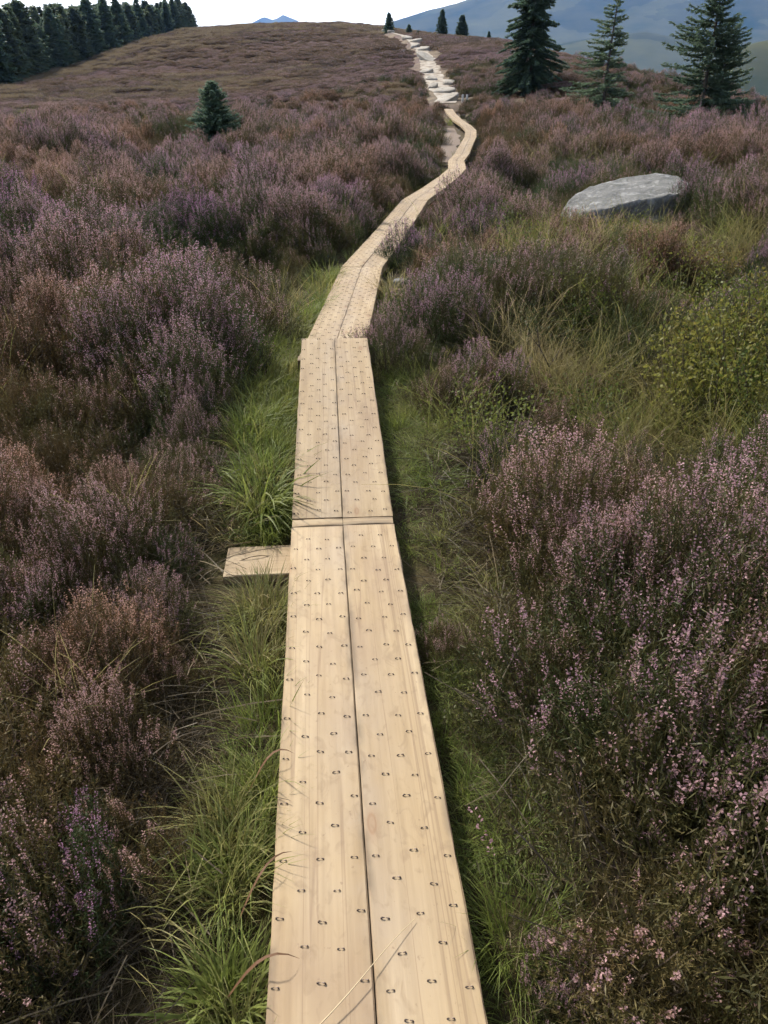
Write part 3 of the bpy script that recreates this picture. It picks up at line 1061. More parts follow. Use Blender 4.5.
HE = [heather_mesh('heather_full', 11, .85), heather_mesh('heather_full2', 12, .75, Hh=.42), heather_mesh('heather_mid', 13, .45),
      heather_mesh('heather_mid2', 14, .38, Hh=.30, Rr=.36), heather_mesh('heather_green', 15, .10), heather_mesh('heather_green2', 16, .2, Hh=.40)]
GR = [grass_mesh('grass_a', 21), grass_mesh('grass_b', 22, 110, (.10, .24), .0035, .12, .8, .7), grass_mesh('grass_c', 23, 70, (.2, .42), .0050, .08, .35, .7),
      grass_mesh('grass_flat', 24, 110, (.12, .3), .0032, .14, 1.6, .8), seedgrass_mesh('bents', 25), seedgrass_mesh('bents2', 26)]
TU = [grass_mesh('tussock', 31, 120, (.2, .42), .0105, .08, .7, .8), grass_mesh('tussock_fine', 32, 320, (.18, .36), .0032, .13, .8, .7)]
BI = [bilberry_mesh('bilberry_a', 41), bilberry_mesh('bilberry_b', 42, 55)]
PA = [patch_mesh('moor_a', 51, bloom=.75), patch_mesh('moor_b', 52, bloom=.4), patch_mesh('moor_c', 53, bloom=.15, grassy=.35, hh=.24), patch_mesh('moor_d', 54, bloom=.1, grassy=.8, hh=.26)]
LI = []
for sd in (61, 62):
    b = MB()
    r = np.random.default_rng(sd)
    n = 70
    c = np.c_[r.uniform(-.22, .22, (n, 2)), r.uniform(.0, .05, n)]
    ph = r.uniform(0, 6.283, n)
    ax = np.stack([np.cos(ph), np.sin(ph), r.normal(0, .22, n)], -1)
    L = r.uniform(.08, .32, n)
    t = np.linspace(0, 1, 4)[None, :, None]
    b.strips(c[:, None] + ax[:, None] * L[:, None, None] * t + np.array([0, 0, .05]) * t * (1 - t), np.full((n, 4), .0032) * r.uniform(.5, 1.4, (n, 1)), norm(r.normal(size=(n, 3)) + np.array([0, 0, 1.5])), 0)
    LI.append(b.mesh('litter', [M['litter']]))


# ------------------------------------------------------------------ scattering (one object per kind of ground cover)
def scatter(name, meshes, pos, rot, scl, idx, tint):
    col = bpy.data.collections.new(name + '_kinds')
    for i, me in enumerate(meshes):
        o = bpy.data.objects.new('%s_kind_%d' % (name, i), me)
        col.objects.link(o)
    me = bpy.data.meshes.new(name)
    n = len(pos)
    me.vertices.add(n)
    me.vertices.foreach_set('co', np.asarray(pos, np.float32).reshape(-1))
    for an, ty, key, arr in (('rot', 'FLOAT_VECTOR', 'vector', rot), ('scl', 'FLOAT', 'value', scl), ('idx', 'INT', 'value', idx), ('tint', 'FLOAT', 'value', tint)):
        a = me.attributes.new(an, ty, 'POINT')
        a.data.foreach_set(key, np.asarray(arr, np.int32 if ty == 'INT' else np.float32).reshape(-1))
    me.update()
    o = obj(name, me)
    o['kind'] = 'stuff'
    ng = bpy.data.node_groups.new(name + '_scatter', 'GeometryNodeTree')
    ng.interface.new_socket('Geometry', in_out='INPUT', socket_type='NodeSocketGeometry')
    ng.interface.new_socket('Geometry', in_out='OUTPUT', socket_type='NodeSocketGeometry')
    gi, go = ng.nodes.new('NodeGroupInput'), ng.nodes.new('NodeGroupOutput')
    m2p = ng.nodes.new('GeometryNodeMeshToPoints')
    ci = ng.nodes.new('GeometryNodeCollectionInfo')
    ci.inputs['Collection'].default_value = col
    ci.inputs['Separate Children'].default_value = True
    ci.inputs['Reset Children'].default_value = True
    iop = ng.nodes.new('GeometryNodeInstanceOnPoints')
    iop.inputs['Pick Instance'].default_value = True

    def na(nm, ty):
        k_ = ng.nodes.new('GeometryNodeInputNamedAttribute')
        k_.data_type = ty
        k_.inputs['Name'].default_value = nm
        return k_.outputs['Attribute']
    e2r = ng.nodes.new('FunctionNodeEulerToRotation')
    L = ng.links.new
    L(gi.outputs[0], m2p.inputs['Mesh'])
    L(m2p.outputs[0], iop.inputs['Points'])
    L(ci.outputs[0], iop.inputs['Instance'])
    L(na('idx', 'INT'), iop.inputs['Instance Index'])
    L(na('rot', 'FLOAT_VECTOR'), e2r.inputs[0])
    L(e2r.outputs[0], iop.inputs['Rotation'])
    L(na('scl', 'FLOAT'), iop.inputs['Scale'])
    L(iop.outputs[0], go.inputs[0])
    md = o.modifiers.new('scatter', 'NODES')
    md.node_group = ng
    return o


rs = np.random.default_rng(99)


def jittered(x0, x1, y0, y1, step, jit=.48):
    gx_, gy_ = np.meshgrid(np.arange(x0, x1, step), np.arange(y0, y1, step))
    p = np.stack([gx_.ravel(), gy_.ravel()], -1)
    return p + rs.uniform(-jit, jit, p.shape) * step


def in_view(p, margin=12, back=-1.2):
    a = np.degrees(np.arctan2(p[:, 0], np.maximum(p[:, 1] + 1.8, .01)))
    return (np.abs(a) < 27 + margin) & (p[:, 1] > back)


BOX, BOY = bo[0], bo[1] + .2


def blob(p, px, py, rx, ry, t=None):
    c = at(px, py, t) if t else ground_at(px, py)
    return np.exp(-(((p[:, 0] - c[0]) / rx) ** 2 + ((p[:, 1] - c[1]) / ry) ** 2))


def masks(p):
    d, sd, _ = seg_dist(p[:, 0], p[:, 1], NODES)
    dt, _, _ = seg_dist(p[:, 0], p[:, 1], np.array(TRAIL))
    dw, _, _ = seg_dist(p[:, 0], p[:, 1], np.array(WORN))
    bld = (np.abs(p[:, 0] - BOX) / 1.1) ** 2 + (np.abs(p[:, 1] - BOY) / .75) ** 2
    return d, sd, dt, dw, bld


# zones that are grassy / bilberry rather than heather on the right
def zones(p):
    n = (fbm(p[:, 0], p[:, 1], 1.4, 77, 3) - .5)
    straw = np.zeros(len(p))
    for q in [(560, 390, .45, .7), (650, 400, .7, .8), (640, 330, .8, .9), (580, 295, .8, 1.0), (520, 262, .6, .8), (700, 480, .6, .5), (610, 470, .4, .4), (690, 270, 1.2, 1.0), (640, 260, 1.2, .9), (400, 420, .2, .7), (440, 560, .12, .4)]:
        straw = np.maximum(straw, blob(p, *q))
    green = np.zeros(len(p))
    for q in [(740, 380, .5, .6), (690, 430, .5, .4), (760, 430, .5, .5), (540, 235, .45, .6), (640, 370, .4, .4), (530, 275, .6, .6), (610, 430, .3, .25), (600, 340, .4, .4), (680, 300, .5, .6), (660, 440, .4, .3)]:
        green = np.maximum(green, blob(p, *q))
    return straw + n * .55, green + n * .4


# ---- heather (dense, within 48 m)
def build_heather():
    P, S = [], []
    for (y0, y1, step) in ((-1.2, 4.2, .27), (4.2, 12, .34), (12, 24, .44), (24, 50, .60), (50, 74, .85)):
        w = y1 * .85 + 2.5
        p = jittered(-w, w, y0, y1, step)
        P.append(p[in_view(p)])
        S.append(np.full(len(P[-1]), step / .26))
    p, s = np.concatenate(P), np.concatenate(S)
    d, sd, dt, dw, bld = masks(p)
    r_ = np.hypot(p[:, 0], p[:, 1])
    straw, green = zones(p)
    n = noise2(p[:, 0], p[:, 1], .5, 8) * .22
    # distance the heather keeps off the boards: wide on the near left, and a trodden verge on the near right
    yl = p[:, 1]
    keepL = np.interp(yl, [-1, 1, 2.2, 3.2, 4.2, 5.2, 6.5, 8, 12, 50], [.47, .46, .46, .52, .54, .50, .38, .36, .36, .40])
    keepR = np.interp(yl, [-1, 1, 1.8, 2.5, 3.5, 5, 6.0, 8, 12, 50], [.40, .45, .50, .53, .58, .54, .38, .36, .36, .40])
    keep = np.where(sd < 0, keepL, keepR) + n * np.where(yl < 6, 1, .4)
    ok = (d > keep + .10 * s * (r_ < 12)) & (dt > 1.2) & (dw > .55) & (bld > 1.15)
    prob = np.where((sd > 0) & (r_ > 2.5) & (r_ < 20), 1 - smooth(.25, .6, np.maximum(straw, green * .9)) * .12, 1)
    brown = (sd > 0) & (r_ > 2.5) & (r_ < 20) & (straw > .4)
    big = fbm(p[:, 0], p[:, 1], 2.6, 44, 2)
    prob = prob * np.where(r_ > 4, 1 - .5 * smooth(.62, .75, big), 1)
    ok &= rs.random(len(p)) < prob
    ok &= rs.random(len(p)) < smooth(76, 48, r_)
    p, s, d, sd, r_, big, brown = p[ok], s[ok], d[ok], sd[ok], r_[ok], big[ok], brown[ok]
    z = terrain(p[:, 0], p[:, 1])
    m = len(p)
    patch = fbm(p[:, 0], p[:, 1], 2.0, 71, 3)
    fine = noise2(p[:, 0], p[:, 1], .6, 72)
    bloom = .62 + .9 * (patch - .5) + .35 * (fine - .5)
    near = smooth(4.5, 1.5, r_)
    bloom -= near * np.where(sd > 0, .22, .05)
    bloom -= .10
    bloom = np.where((sd > 0) & (r_ < 4) & (r_ > 2.2), bloom + .10, bloom)
    hm = np.clip((fbm(p[:, 0], p[:, 1], 1.3, 3, 2) - .5) * 2.2 + .5, 0, 1)
    hm = hm * (1 - .45 * smooth(6, 3, r_)) + .30 * smooth(6, 3, r_)
    bloom += (hm - .5) * .55 - .06
    u = rs.random(m) * .35 - .17 + bloom
    idx = np.where(u > .62, rs.integers(0, 2, m), np.where(u > .36, rs.integers(2, 4, m), rs.integers(4, 6, m)))
    tint = .56 + 1.1 * (fbm(p[:, 0] + 50, p[:, 1], 1.7, 73, 3) - .5) + rs.normal(0, .07, m)
    tint -= .25 * np.exp(-((p[:, 0] + 4.6) ** 2 + (p[:, 1] - 9.5) ** 2) / 6)          # rich purple bank on the far left
    tint += np.where(sd < 0, .24 * smooth(5.5, 2.5, r_), -.02) + .25 * smooth(.56, .7, fbm(p[:, 0], p[:, 1], 3.2, 171, 2))
    idx = np.where(brown, rs.choice([2, 3, 4, 4, 5], m), idx)
    tint = np.where(brown, rs.uniform(.35, .95, m), tint)
    tint = np.where((sd > 0) & (r_ < 3.5), tint + .12, tint)
    # hummocky sizes: whole groups tall or low
    scl = s ** .85 * rs.uniform(.78, 1.12, m) * (.58 + .78 * hm)
    scl *= np.where(d < .75, .72, 1.0) * np.where((sd > 0) & (r_ < 4.5) & (d > .9), 1.12, 1)
    scl = np.where(brown, scl * rs.uniform(.45, 1.0, m), scl)
    lim = np.maximum((d - .20) / .34, .28) * np.where(p[:, 1] > 13, np.interp(d, [.3, 2.2], [.55, 1.0]), 1)
    scl = np.minimum(scl, np.where(p[:, 1] > 5.5, lim, lim * 1.5))
    # low plants in front of the boulder so that its face stays clear
    fr = (np.abs(p[:, 0] - BOX) < 1.1) & (p[:, 1] < BOY) & (p[:, 1] > BOY - 2.6)
    scl = np.where(fr, np.minimum(scl * .5, .55), scl)
    scl = scl * (1 - .45 * smooth(34, 48, r_))
    for (qx, qy, qt) in ((216, 139, 28), (601, 122, 35), (698, 130, 32), (528, 88, 44)):
        c = at(qx, qy, qt)
        nr_ = (np.abs(p[:, 0] - c[0]) < 1.6) & (p[:, 1] < c[1] + 1) & (p[:, 1] > c[1] - 7)
        scl = np.where(nr_, scl * .5, scl)
    rot = np.stack([rs.normal(0, .16, m), rs.normal(0, .16, m), rs.uniform(0, 6.283, m)], -1)
    scatter('heather', HE, np.c_[p, z - .02], rot, scl, idx, tint)


def build_grass():
    P = []
    for (y0, y1, step) in ((-1.2, 3.2, .065), (3.2, 6.5, .085), (6.5, 12, .15), (12, 22, .26), (22, 46, .5)):
        w = y1 * .85 + 2.0
        p = jittered(-w, w, y0, y1, step)
        p = p[in_view(p)]
        P.append(np.c_[p, np.full(len(p), step)])
    q = np.concatenate(P)
    p, st = q[:, :2], q[:, 2]
    d, sd, dt, dw, bld = masks(p)
    r_ = np.hypot(p[:, 0], p[:, 1])
    y = p[:, 1]
    straw, green = zones(p)
    nz = fbm(p[:, 0], p[:, 1], .5, 91, 2)
    hiL = np.interp(y, [-1, 1, 2.2, 3.2, 4.2, 5.5, 7, 9, 12, 50], [.35, .345, .38, .46, .56, .56, .42, .34, .30, .30])
    hiR = np.interp(y, [-1, 1, 2, 3, 5, 6, 7.5, 12, 50], [.42, .46, .54, .60, .66, .5, .34, .30, .30])
    hi = np.where(sd < 0, hiL, hiR) + (nz - .5) * .25
    verge = (d > .232) & (d < hi)
    keepv = np.where(sd < 0, .80, .55) * (.45 + .9 * smooth(.3, .55, fbm(p[:, 0], p[:, 1], .35, 191, 2)))
    brd = (p[:, 0] > -.72) & (p[:, 0] < -.3) & (p[:, 1] > 2.58) & (p[:, 1] < 3.03)
    verge &= ~brd
    open_ = (d > .3) & (sd > 0) & (r_ > 2.5) & (straw > .34) & (bld > 1.1)
    scat = (d > .3) & (bld > 1.1) & (dt > .9) & (dw > .5)
    u = rs.random(len(p))
    sparse = scat & (u < .010 + .05 * (fbm(p[:, 0], p[:, 1], 3.5, 92, 2) > .58))
    ok = (verge & (u < keepv)) | (open_ & (u < .40)) | sparse
    p, st, d, sd, r_, y, straw, nz, verge, open_, u = [a[ok] for a in (p, st, d, sd, r_, y, straw, nz, verge, open_, u)]
    m = len(p)
    z = terrain(p[:, 0], p[:, 1])
    k = rs.random(m)
    idx = np.where(k < .4, 0, np.where(k < .75, 1, 2))
    idx = np.where(verge & (sd > 0), np.where(k < .75, 3, np.where(k < .92, 1, 0)), idx)
    idx = np.where(~verge, np.where(k < .3, 4, np.where(k < .55, 5, np.where(k < .8, 3, 0))), idx)
    tint = np.where(sd < 0, .42 + .6 * (nz - .5), .46 + .8 * (nz - .5))
    tint = np.where((sd < 0) & (y > 2.1) & (y < 3.0), tint + .22, tint)
    tint = np.where(~verge, .68 + .6 * (nz - .5), tint) + rs.normal(0, .09, m)
    scl = rs.uniform(.65, 1.15, m) * (st / .07) ** .45 * np.where(verge, np.where(sd < 0, np.interp(d, [.23, .30, .5], [.5, .74, .8]), np.interp(d, [.23, .3, .7], [.38, .55, .75])), .95)
    rot = np.stack([rs.normal(0, .12, m), rs.normal(0, .12, m), rs.uniform(0, 6.283, m)], -1)
    fr = (np.abs(p[:, 0] - BOX) < 1.0) & (p[:, 1] < BOY) & (p[:, 1] > BOY - 2.2)
    scl = np.where(fr, scl * .5, scl)
    scatter('grass', GR, np.c_[p, z], rot, scl, idx, tint)


def build_bilberry():
    p = np.concatenate([jittered(-1, 8, 2.8, 7, .15), jittered(-1, 12, 7, 16, .24)])
    p = p[in_view(p)]
    d, sd, dt, dw, bld = masks(p)
    straw, green = zones(p)
    r_ = np.hypot(p[:, 0], p[:, 1])
    ok = (d > .6) & (sd > 0) & (bld > 1.1) & (rs.random(len(p)) < (smooth(.18, .55, green) * .9 + .01 + .10 * smooth(.35, .6, straw)) * smooth(.42, .54, fbm(p[:, 0], p[:, 1], .9, 201, 2)))
    p, r_ = p[ok], r_[ok]
    m = len(p)
    rot = np.stack([rs.normal(0, .15, m), rs.normal(0, .15, m), rs.uniform(0, 6.283, m)], -1)
    scatter('bilberry', BI, np.c_[p, terrain(p[:, 0], p[:, 1])], rot, rs.uniform(.55, 1.05, m) * (1 + .2 * (r_ > 7)) * (.35 + 1.3 * smooth(.3, .7, fbm(p[:, 0], p[:, 1], .7, 301, 2))), rs.integers(0, 2, m), np.clip(rs.normal(.5, .2, m), 0, 1))


def build_litter():
    p = np.concatenate([jittered(-3, 3, -.5, 4, .085), jittered(-5, 5, 4, 8, .2)])
    p = p[in_view(p)]
    d, sd, dt, dw, bld = masks(p)
    ok = (d > .40) & (rs.random(len(p)) < .8) & ~((p[:, 0] > -.85) & (p[:, 0] < -.3) & (p[:, 1] > 2.5) & (p[:, 1] < 3.1))
    dk = np.clip((d - .22) / .45, .3, 1)[ok]
    p = p[ok]
    m = len(p)
    rot = np.stack([rs.normal(0, .1, m), rs.normal(0, .1, m), rs.uniform(0, 6.283, m)], -1)
    scatter('dead_grass', LI, np.c_[p, terrain(p[:, 0], p[:, 1]) + .005], rot, rs.uniform(.7, 1.15, m) * dk, rs.integers(0, 2, m), np.clip(rs.normal(.5, .3, m), 0, 1.1))


def build_moor():
    P = []
    for (y0, y1, step, w) in ((42, 90, 1.25, 75), (90, 160, 2.0, 115), (160, 265, 2.9, 150)):
        p = jittered(-w, w, y0, y1, step)
        P.append(np.c_[p[in_view(p, 8)], np.full(int(in_view(p, 8).sum()), step)])
    q = np.concatenate(P)
    p, st = q[:, :2], q[:, 2]
    dt, _, _ = seg_dist(p[:, 0], p[:, 1], np.array(TRAIL))
    d, _, _ = seg_dist(p[:, 0], p[:, 1], NODES)
    ok = (dt > 1.7) & (d > 1.6) & (rs.random(len(p)) < smooth(44, 68, np.hypot(p[:, 0], p[:, 1])))
    p, st = p[ok], st[ok]
    m = len(p)
    band = fbm(p[:, 0] * .5, p[:, 1] * 1.3, 16, 64, 3)
    big = .62 + .9 * (band - .5) - .16 * smooth(70, 170, np.hypot(p[:, 0], p[:, 1])) - .4 * smooth(14, 4, p[:, 0] + 53) + rs.normal(0, .1, m)
    idx = np.where(big > .62, 0, np.where(big > .40, 1, np.where(big > .08, 2, 3)))
    tint = .78 + .7 * (fbm(p[:, 0], p[:, 1], 9, 65, 2) - .5) + .1 * smooth(60, 140, p[:, 1])
    z = terrain(p[:, 0], p[:, 1])
    rot = np.stack([rs.normal(0, .05, m), rs.normal(0, .05, m), rs.uniform(0, 6.283, m)], -1)
    scatter('moorland', PA, np.c_[p, z - .03], rot, st / 1.35 * rs.uniform(.85, 1.15, m), idx, tint)


build_heather()
build_grass()
build_bilberry()
build_litter()
build_moor()

# ------------------------------------------------------------------ single plants one can point at
HB = 'heather bushes that stand out'
for px, py, mi, sc, tint, lab in [
        (388, 372, 1, 1.0, .5, 'dusky heather bush overhanging the right edge of the third boardwalk section'),
        (410, 268, 0, 1.25, .15, 'round purple heather bush crowding the boardwalk, right of its first bend'),
        (475, 262, 0, 1.7, .25, 'broad purple heather mound across the grass gap from the boardwalk'),
        (440, 345, 0, 1.4, .36, 'greyish mauve heather bush between boardwalk and straw grass'),
        (485, 405, 0, 1.0, .42, 'green-based heather bush with mauve top standing alone in straw grass'),
        (438, 408, 3, .7, .7, 'low brownish heather tuft in front of the green-based bush'),
        (612, 302, 1, 1.1, .35, 'dark heather clump below the boulder, in brown grass'),
        (712, 345, 1, 1.05, .2, 'tall mauve heather clump among bright bilberry on the right'),
        (720, 190, 1, 1.55, .35, 'dark bushy heather leaning against the right end of the boulder'),
        (110, 300, 0, 2.0, .35, 'wide domed mauve heather mound on the left slope'),
        (30, 250, 1, 2.1, .02, 'vivid purple heather bank at the left edge'),
        (215, 375, 0, 1.15, .45, 'pale mauve heather bush on the left, beyond the stepped joint'),
        (448, 660, 2, .42, .65, 'small brown heather tuft hugging the right side of the near section'),
        (560, 1000, 0, .42, .55, 'small pink-topped heather sprig clump at the bottom, right of the boardwalk'),
        (120, 690, 1, .85, .95, 'rusty pink heather bush on the near left'),
        (60, 930, 2, .8, .25, 'dark heather bush with few pale flowers in the bottom left corner')]:
    p = ground_at(px, py)
    if px == 720:
        p = np.array([BOX + 1.0, BOY - .5, gz(BOX + 1.0, BOY - .5)])
    o = obj('heather_bush', HE[mi], loc=(p[0], p[1], p[2] - .02), rot=(0, 0, random.uniform(0, 6)), scale=sc)
    tag(o, lab, 'heather', HB, tint)

for px, py, mi, sc, tint, lab in [
        (262, 512, 0, .95, .42, 'broad-bladed bright green tussock behind the protruding cross board'),
        (232, 1015, 0, .62, .42, 'broad-bladed grass tussock at the bottom edge, left of the boardwalk'),
        (512, 945, 1, .7, .36, 'fine yellow-green grass tussock by the right side of the near section'),
        (268, 620, 1, .75, .5, 'soft olive grass tussock in front of the protruding cross board'),
        (285, 360, 1, .95, .45, 'yellow-green tussock left of the stepped joint'),
        (238, 860, 1, .55, .2, 'deep green grass tussock half way down the left verge')]:
    p = ground_at(px, py)
    o = obj('grass_tussock', TU[mi], loc=tuple(p), rot=(0, 0, random.uniform(0, 6)), scale=sc)
    tag(o, lab, 'grass tussock', None, tint)

# a dry stalk lying across the nearest section, and dead blades lapping over its left edge
b = MB()
P0, P1 = ground_at(322, 1022), ground_at(418, 922)
s0, s1 = at(322, 1022, 1.58), at(418, 922, 1.78)
zs = .008
pts = np.array([s0 + (s1 - s0) * f for f in np.linspace(-.25, 1, 9)])
pts[:, 2] = zs + .012 * np.sin(np.linspace(0, 3.1, 9))
pts[:, 0] += .008 * np.sin(np.linspace(0, 5, 9))
mid = pts.mean(0)
b.tube(pts - mid, np.linspace(.0016, .0007, 9), 5)
o = obj('dry_stalk', b.mesh('dry_stalk', [M['straw']]), loc=tuple(mid))
tag(o, 'thin straw coloured stalk lying slantwise across the nearest planks', 'grass stalk')
for k_, (px, py, ln, an, lab) in enumerate([(262, 975, .16, .25, 'dead brown blade lapping over the left plank edge near the bottom'),
                                            (268, 905, .19, .9, 'dead brown blade rising beside the left plank edge'),
                                            (276, 770, .14, .5, 'thin brown blade crossing the left edge at mid section')]):
    p = at(px, py, (H_CAM - .01) / (SP - (512 - py) / F_PX * CP))
    t = np.linspace(0, 1, 8)
    pt = np.stack([-.08 + ln * np.cos(an) * t, ln * np.sin(an) * t, -.08 + .11 * np.sin(t * 2.4)], -1)
    b = MB()
    b.strips(pt[None], np.array([[.004, .006, .007, .007, .006, .005, .003, .0006]]), np.array([[-.3, .9, .3]]))
    o = obj('dead_blade', b.mesh('dead_blade', [M['dead']]), loc=(p[0], p[1], p[2]))
    tag(o, lab, 'grass blade')

# bare forked twig in the straw grass
b = MB()
b.tube([(0, 0, -.05), (-.03, 0, .12), (-.10, .01, .24), (-.13, .02, .38)], [.006, .005, .004, .003], 6, 0)
b.tube([(-.10, .01, .24), (-.16, 0, .31), (-.20, -.02, .40)], [.004, .003, .002], 6, 0)
b.tube([(-.03, 0, .12), (.03, .02, .22), (.05, .03, .33)], [.004, .003, .002], 6, 0)
rng = np.random.default_rng(5)
for e_ in ((-.13, .02, .38), (-.20, -.02, .40), (.05, .03, .33)):
    c = np.array(e_) + rng.normal(size=(160, 3)) * np.array([.05, .05, .05])
    b.leaves(c, rng.normal(size=(160, 3)) * .5 + np.array([0, 0, .8]), .022, .007, 1)
p = ground_at(552, 385)
o = obj('bare_shrub', b.mesh('bare_shrub', [M['twig'], M['heath_leaf']]), loc=tuple(p), scale=1.1)
tag(o, 'leggy little shrub on one bent bare stem in the straw grass', 'shrub', None, .4)


# ------------------------------------------------------------------ conifers
def spruce(seed, Ht, Rb, gap=.0, dens=1.0, droop=.25, lean=0, side_bias=0, top_thin=.0, nspr=26, leaf=(.14, .26, .05), shape=1.0, low=.06):
    """trunk + crown meshes"""
    global rng
    rng = np.random.default_rng(seed)
    t = np.linspace(0, 1, 9)
    tr = np.stack([lean * t ** 1.5 + .03 * Ht * .15 * np.sin(t * 5 + seed), .02 * Ht * .15 * np.cos(t * 4 + seed), t * Ht], -1)
    bt = MB()
    tr2 = tr.copy()
    tr2[0, 2] = -.25
    bt.tube(tr2, np.linspace(.019 * Ht, .004 * Ht, 9), 8)
    bc = MB()
    z = low * Ht
    while z < Ht * .985:
        f = z / Ht
        nb = int((5 + 3 * rng.random()) * dens) + (0 if f < .85 else -1)
        base_r = Rb * ((1 - f) ** (.8 * shape)) * (.75 + .5 * rng.random()) + .03 * Ht * (1 - f) + .02
        ph0 = rng.uniform(0, 6.28)
        for q in range(max(2, nb)):
            if rng.random() < gap + top_thin * f:
                continue
            ph = ph0 + q * 6.283 / max(2, nb) + rng.normal(0, .3)
            L = base_r * rng.uniform(.55, 1.15) * (1 + side_bias * math.cos(ph))
            out = np.array([math.cos(ph), math.sin(ph), 0])
            cx = np.array([np.interp(z, tr[:, 2], tr[:, 0]), np.interp(z, tr[:, 2], tr[:, 1]), z + rng.normal(0, .02 * Ht)])
            up = .35 * (f - .25) + rng.normal(0, .09)
            s = np.linspace(0, 1, 6)
            br = cx + out * (L * s)[:, None] + np.array([0, 0, 1.0]) * (L * (up * s - droop * s ** 2 + .14 * s ** 4))[:, None]
            bc.tube(br, np.linspace(.012, .003, 6) * (Ht / 5) ** .7, 4, 1)
            n = max(8, int(nspr * (L / max(Rb, .3)) * dens * 2.0))
            u = rng.uniform(.12, 1.0, n)
            c = np.stack([np.interp(u, s, br[:, k_]) for k_ in range(3)], -1)
            lat = np.cross(out, [0, 0, 1.0])
            w_ = (rng.choice([-1, 1], n) * rng.uniform(.2, 1, n))[:, None]
            ax = out * rng.uniform(.5, 1.1, (n, 1)) + lat * w_ * .9 + np.array([0, 0, -.12]) + rng.normal(size=(n, 3)) * .22
            k_ = (Ht / 5) ** .55
            ln = rng.uniform(leaf[0], leaf[1], n) * k_ * (1.15 - .45 * u)
            # each spray: two crossed narrow leaves
            upv = norm(np.array([0, 0, 1.0]) + rng.normal(size=(n, 3)) * .35)
            bc.leaves(c, ax, ln, leaf[2] * k_, 0, up=upv, fat=.35)
            bc.leaves(c + rng.normal(size=(n, 3)) * .02, ax + rng.normal(size=(n, 3)) * .3, ln * .8, leaf[2] * k_ * .8, 0, fat=.35)
        z += Ht * rng.uniform(.022, .036) / max(.6, dens) ** .5
    n = 40
    c = tr[-1] + np.c_[np.zeros((n, 2)), -rng.random(n) * .1 * Ht]
    bc.leaves(c, rng.normal(size=(n, 3)) * .5 + np.array([0, 0, 1.0]), .04 * Ht, .01 * Ht, 0)
    return bt.mesh('trunk', [M['bark']]), bc.mesh('crown', [M['needle'], M['bark']])


def tree(name, p, meshes, label, cat='tree', group=None, tint=.4, rz=0, sc=1.0):
    e = obj(name, None, loc=tuple(p), rot=(0, 0, rz), scale=sc)
    tag(e, label, cat, group)
    for nm, me in zip(('trunk', 'crown'), meshes):
        o = obj(nm, me, e)
        o['tint'] = float(tint)
    return e


def base_at(px, py, t):
    p = at(px, py, t)
    return np.array([p[0], p[1], gz(p[0], p[1]) - .03])


def px_h(n, t):
    return n * t / F_PX / CP * 1.0


tree('spruce', base_at(216, 139, 28), spruce(101, 2.3, 1.15, gap=.12, dens=2.0, droop=.06, nspr=46, leaf=(.11, .22, .042), shape=.9, low=.02), 'small bushy young spruce alone on the left heather slope', tint=.25)
tree('spruce', base_at(528, 88, 44), spruce(102, 6.3, 1.7, gap=.1, dens=1.6, droop=.40, nspr=60, leaf=(.14, .27, .05), shape=.62, low=.05), 'dark dense spruce with drooping tiers, left of the three big ones', tint=.1)
tree('spruce', base_at(601, 122, 35), spruce(103, 4.9, 1.5, gap=.15, dens=1.15, droop=.16, lean=.12, side_bias=-.25, top_thin=.22, nspr=50, leaf=(.12, .23, .042), shape=.75), 'slender ragged spruce with thin crooked top, middle of the three big ones', tint=.5)
tm = spruce(104, 5.0, 1.8, gap=.18, dens=1.2, droop=.1, side_bias=-.25, top_thin=.12, nspr=52, leaf=(.13, .25, .045), shape=.5, low=.03)
tt = tree('spruce', base_at(698, 130, 32), tm, 'broad open spruce with two stems, rightmost of the three big ones', tint=.35)
tm2 = spruce(105, 3.9, 1.0, gap=.12, dens=1.1, droop=.05, lean=.1, side_bias=.3, nspr=48, leaf=(.13, .24, .045), shape=.6, low=.08)
for nm, me in zip(('trunk', 'crown'), tm2):
    o = obj(nm, me, tt, loc=(.62, .1, 0))
    o['tint'] = .4
tree('spruce', base_at(742, 130, 31), spruce(106, 1.2, .42, gap=.2, dens=1.0, nspr=22, leaf=(.1, .18, .05)), 'knee-high spruce sapling right of the two-stemmed spruce', tint=.6)
SK = spruce(107, 3.0, .75, dens=1.5, nspr=26, leaf=(.2, .36, .11), shape=.8, low=.04)
for px, py, t, hpx, wf, lab in [(389, 32, 121, 15, 1.2, 'small skyline spruce beside the white stones'), (409, 27, 127, 9, 1.5, 'stubby skyline spruce behind the top of the trail'),
                                (418, 29, 124, 5, 1.2, 'tiny skyline seedling right of the stubby spruce'),
                                (442, 31, 119, 22, .95, 'taller slim skyline spruce of the pair right of the trail'), (462, 32, 117, 19, 1.3, 'wider skyline spruce of the pair right of the trail'),
                                (489, 34, 112, 9, 1.1, 'small skyline spruce just left of the dark dense one')]:
    p = base_at(px, py, t)
    hm_ = px_h(hpx, t)
    e = tree('spruce', p, SK, lab, group='small spruces on the skyline', tint=.2, rz=random.uniform(0, 6))
    e.scale = (hm_ / 3.0 * wf, hm_ / 3.0 * wf, hm_ / 3.0)

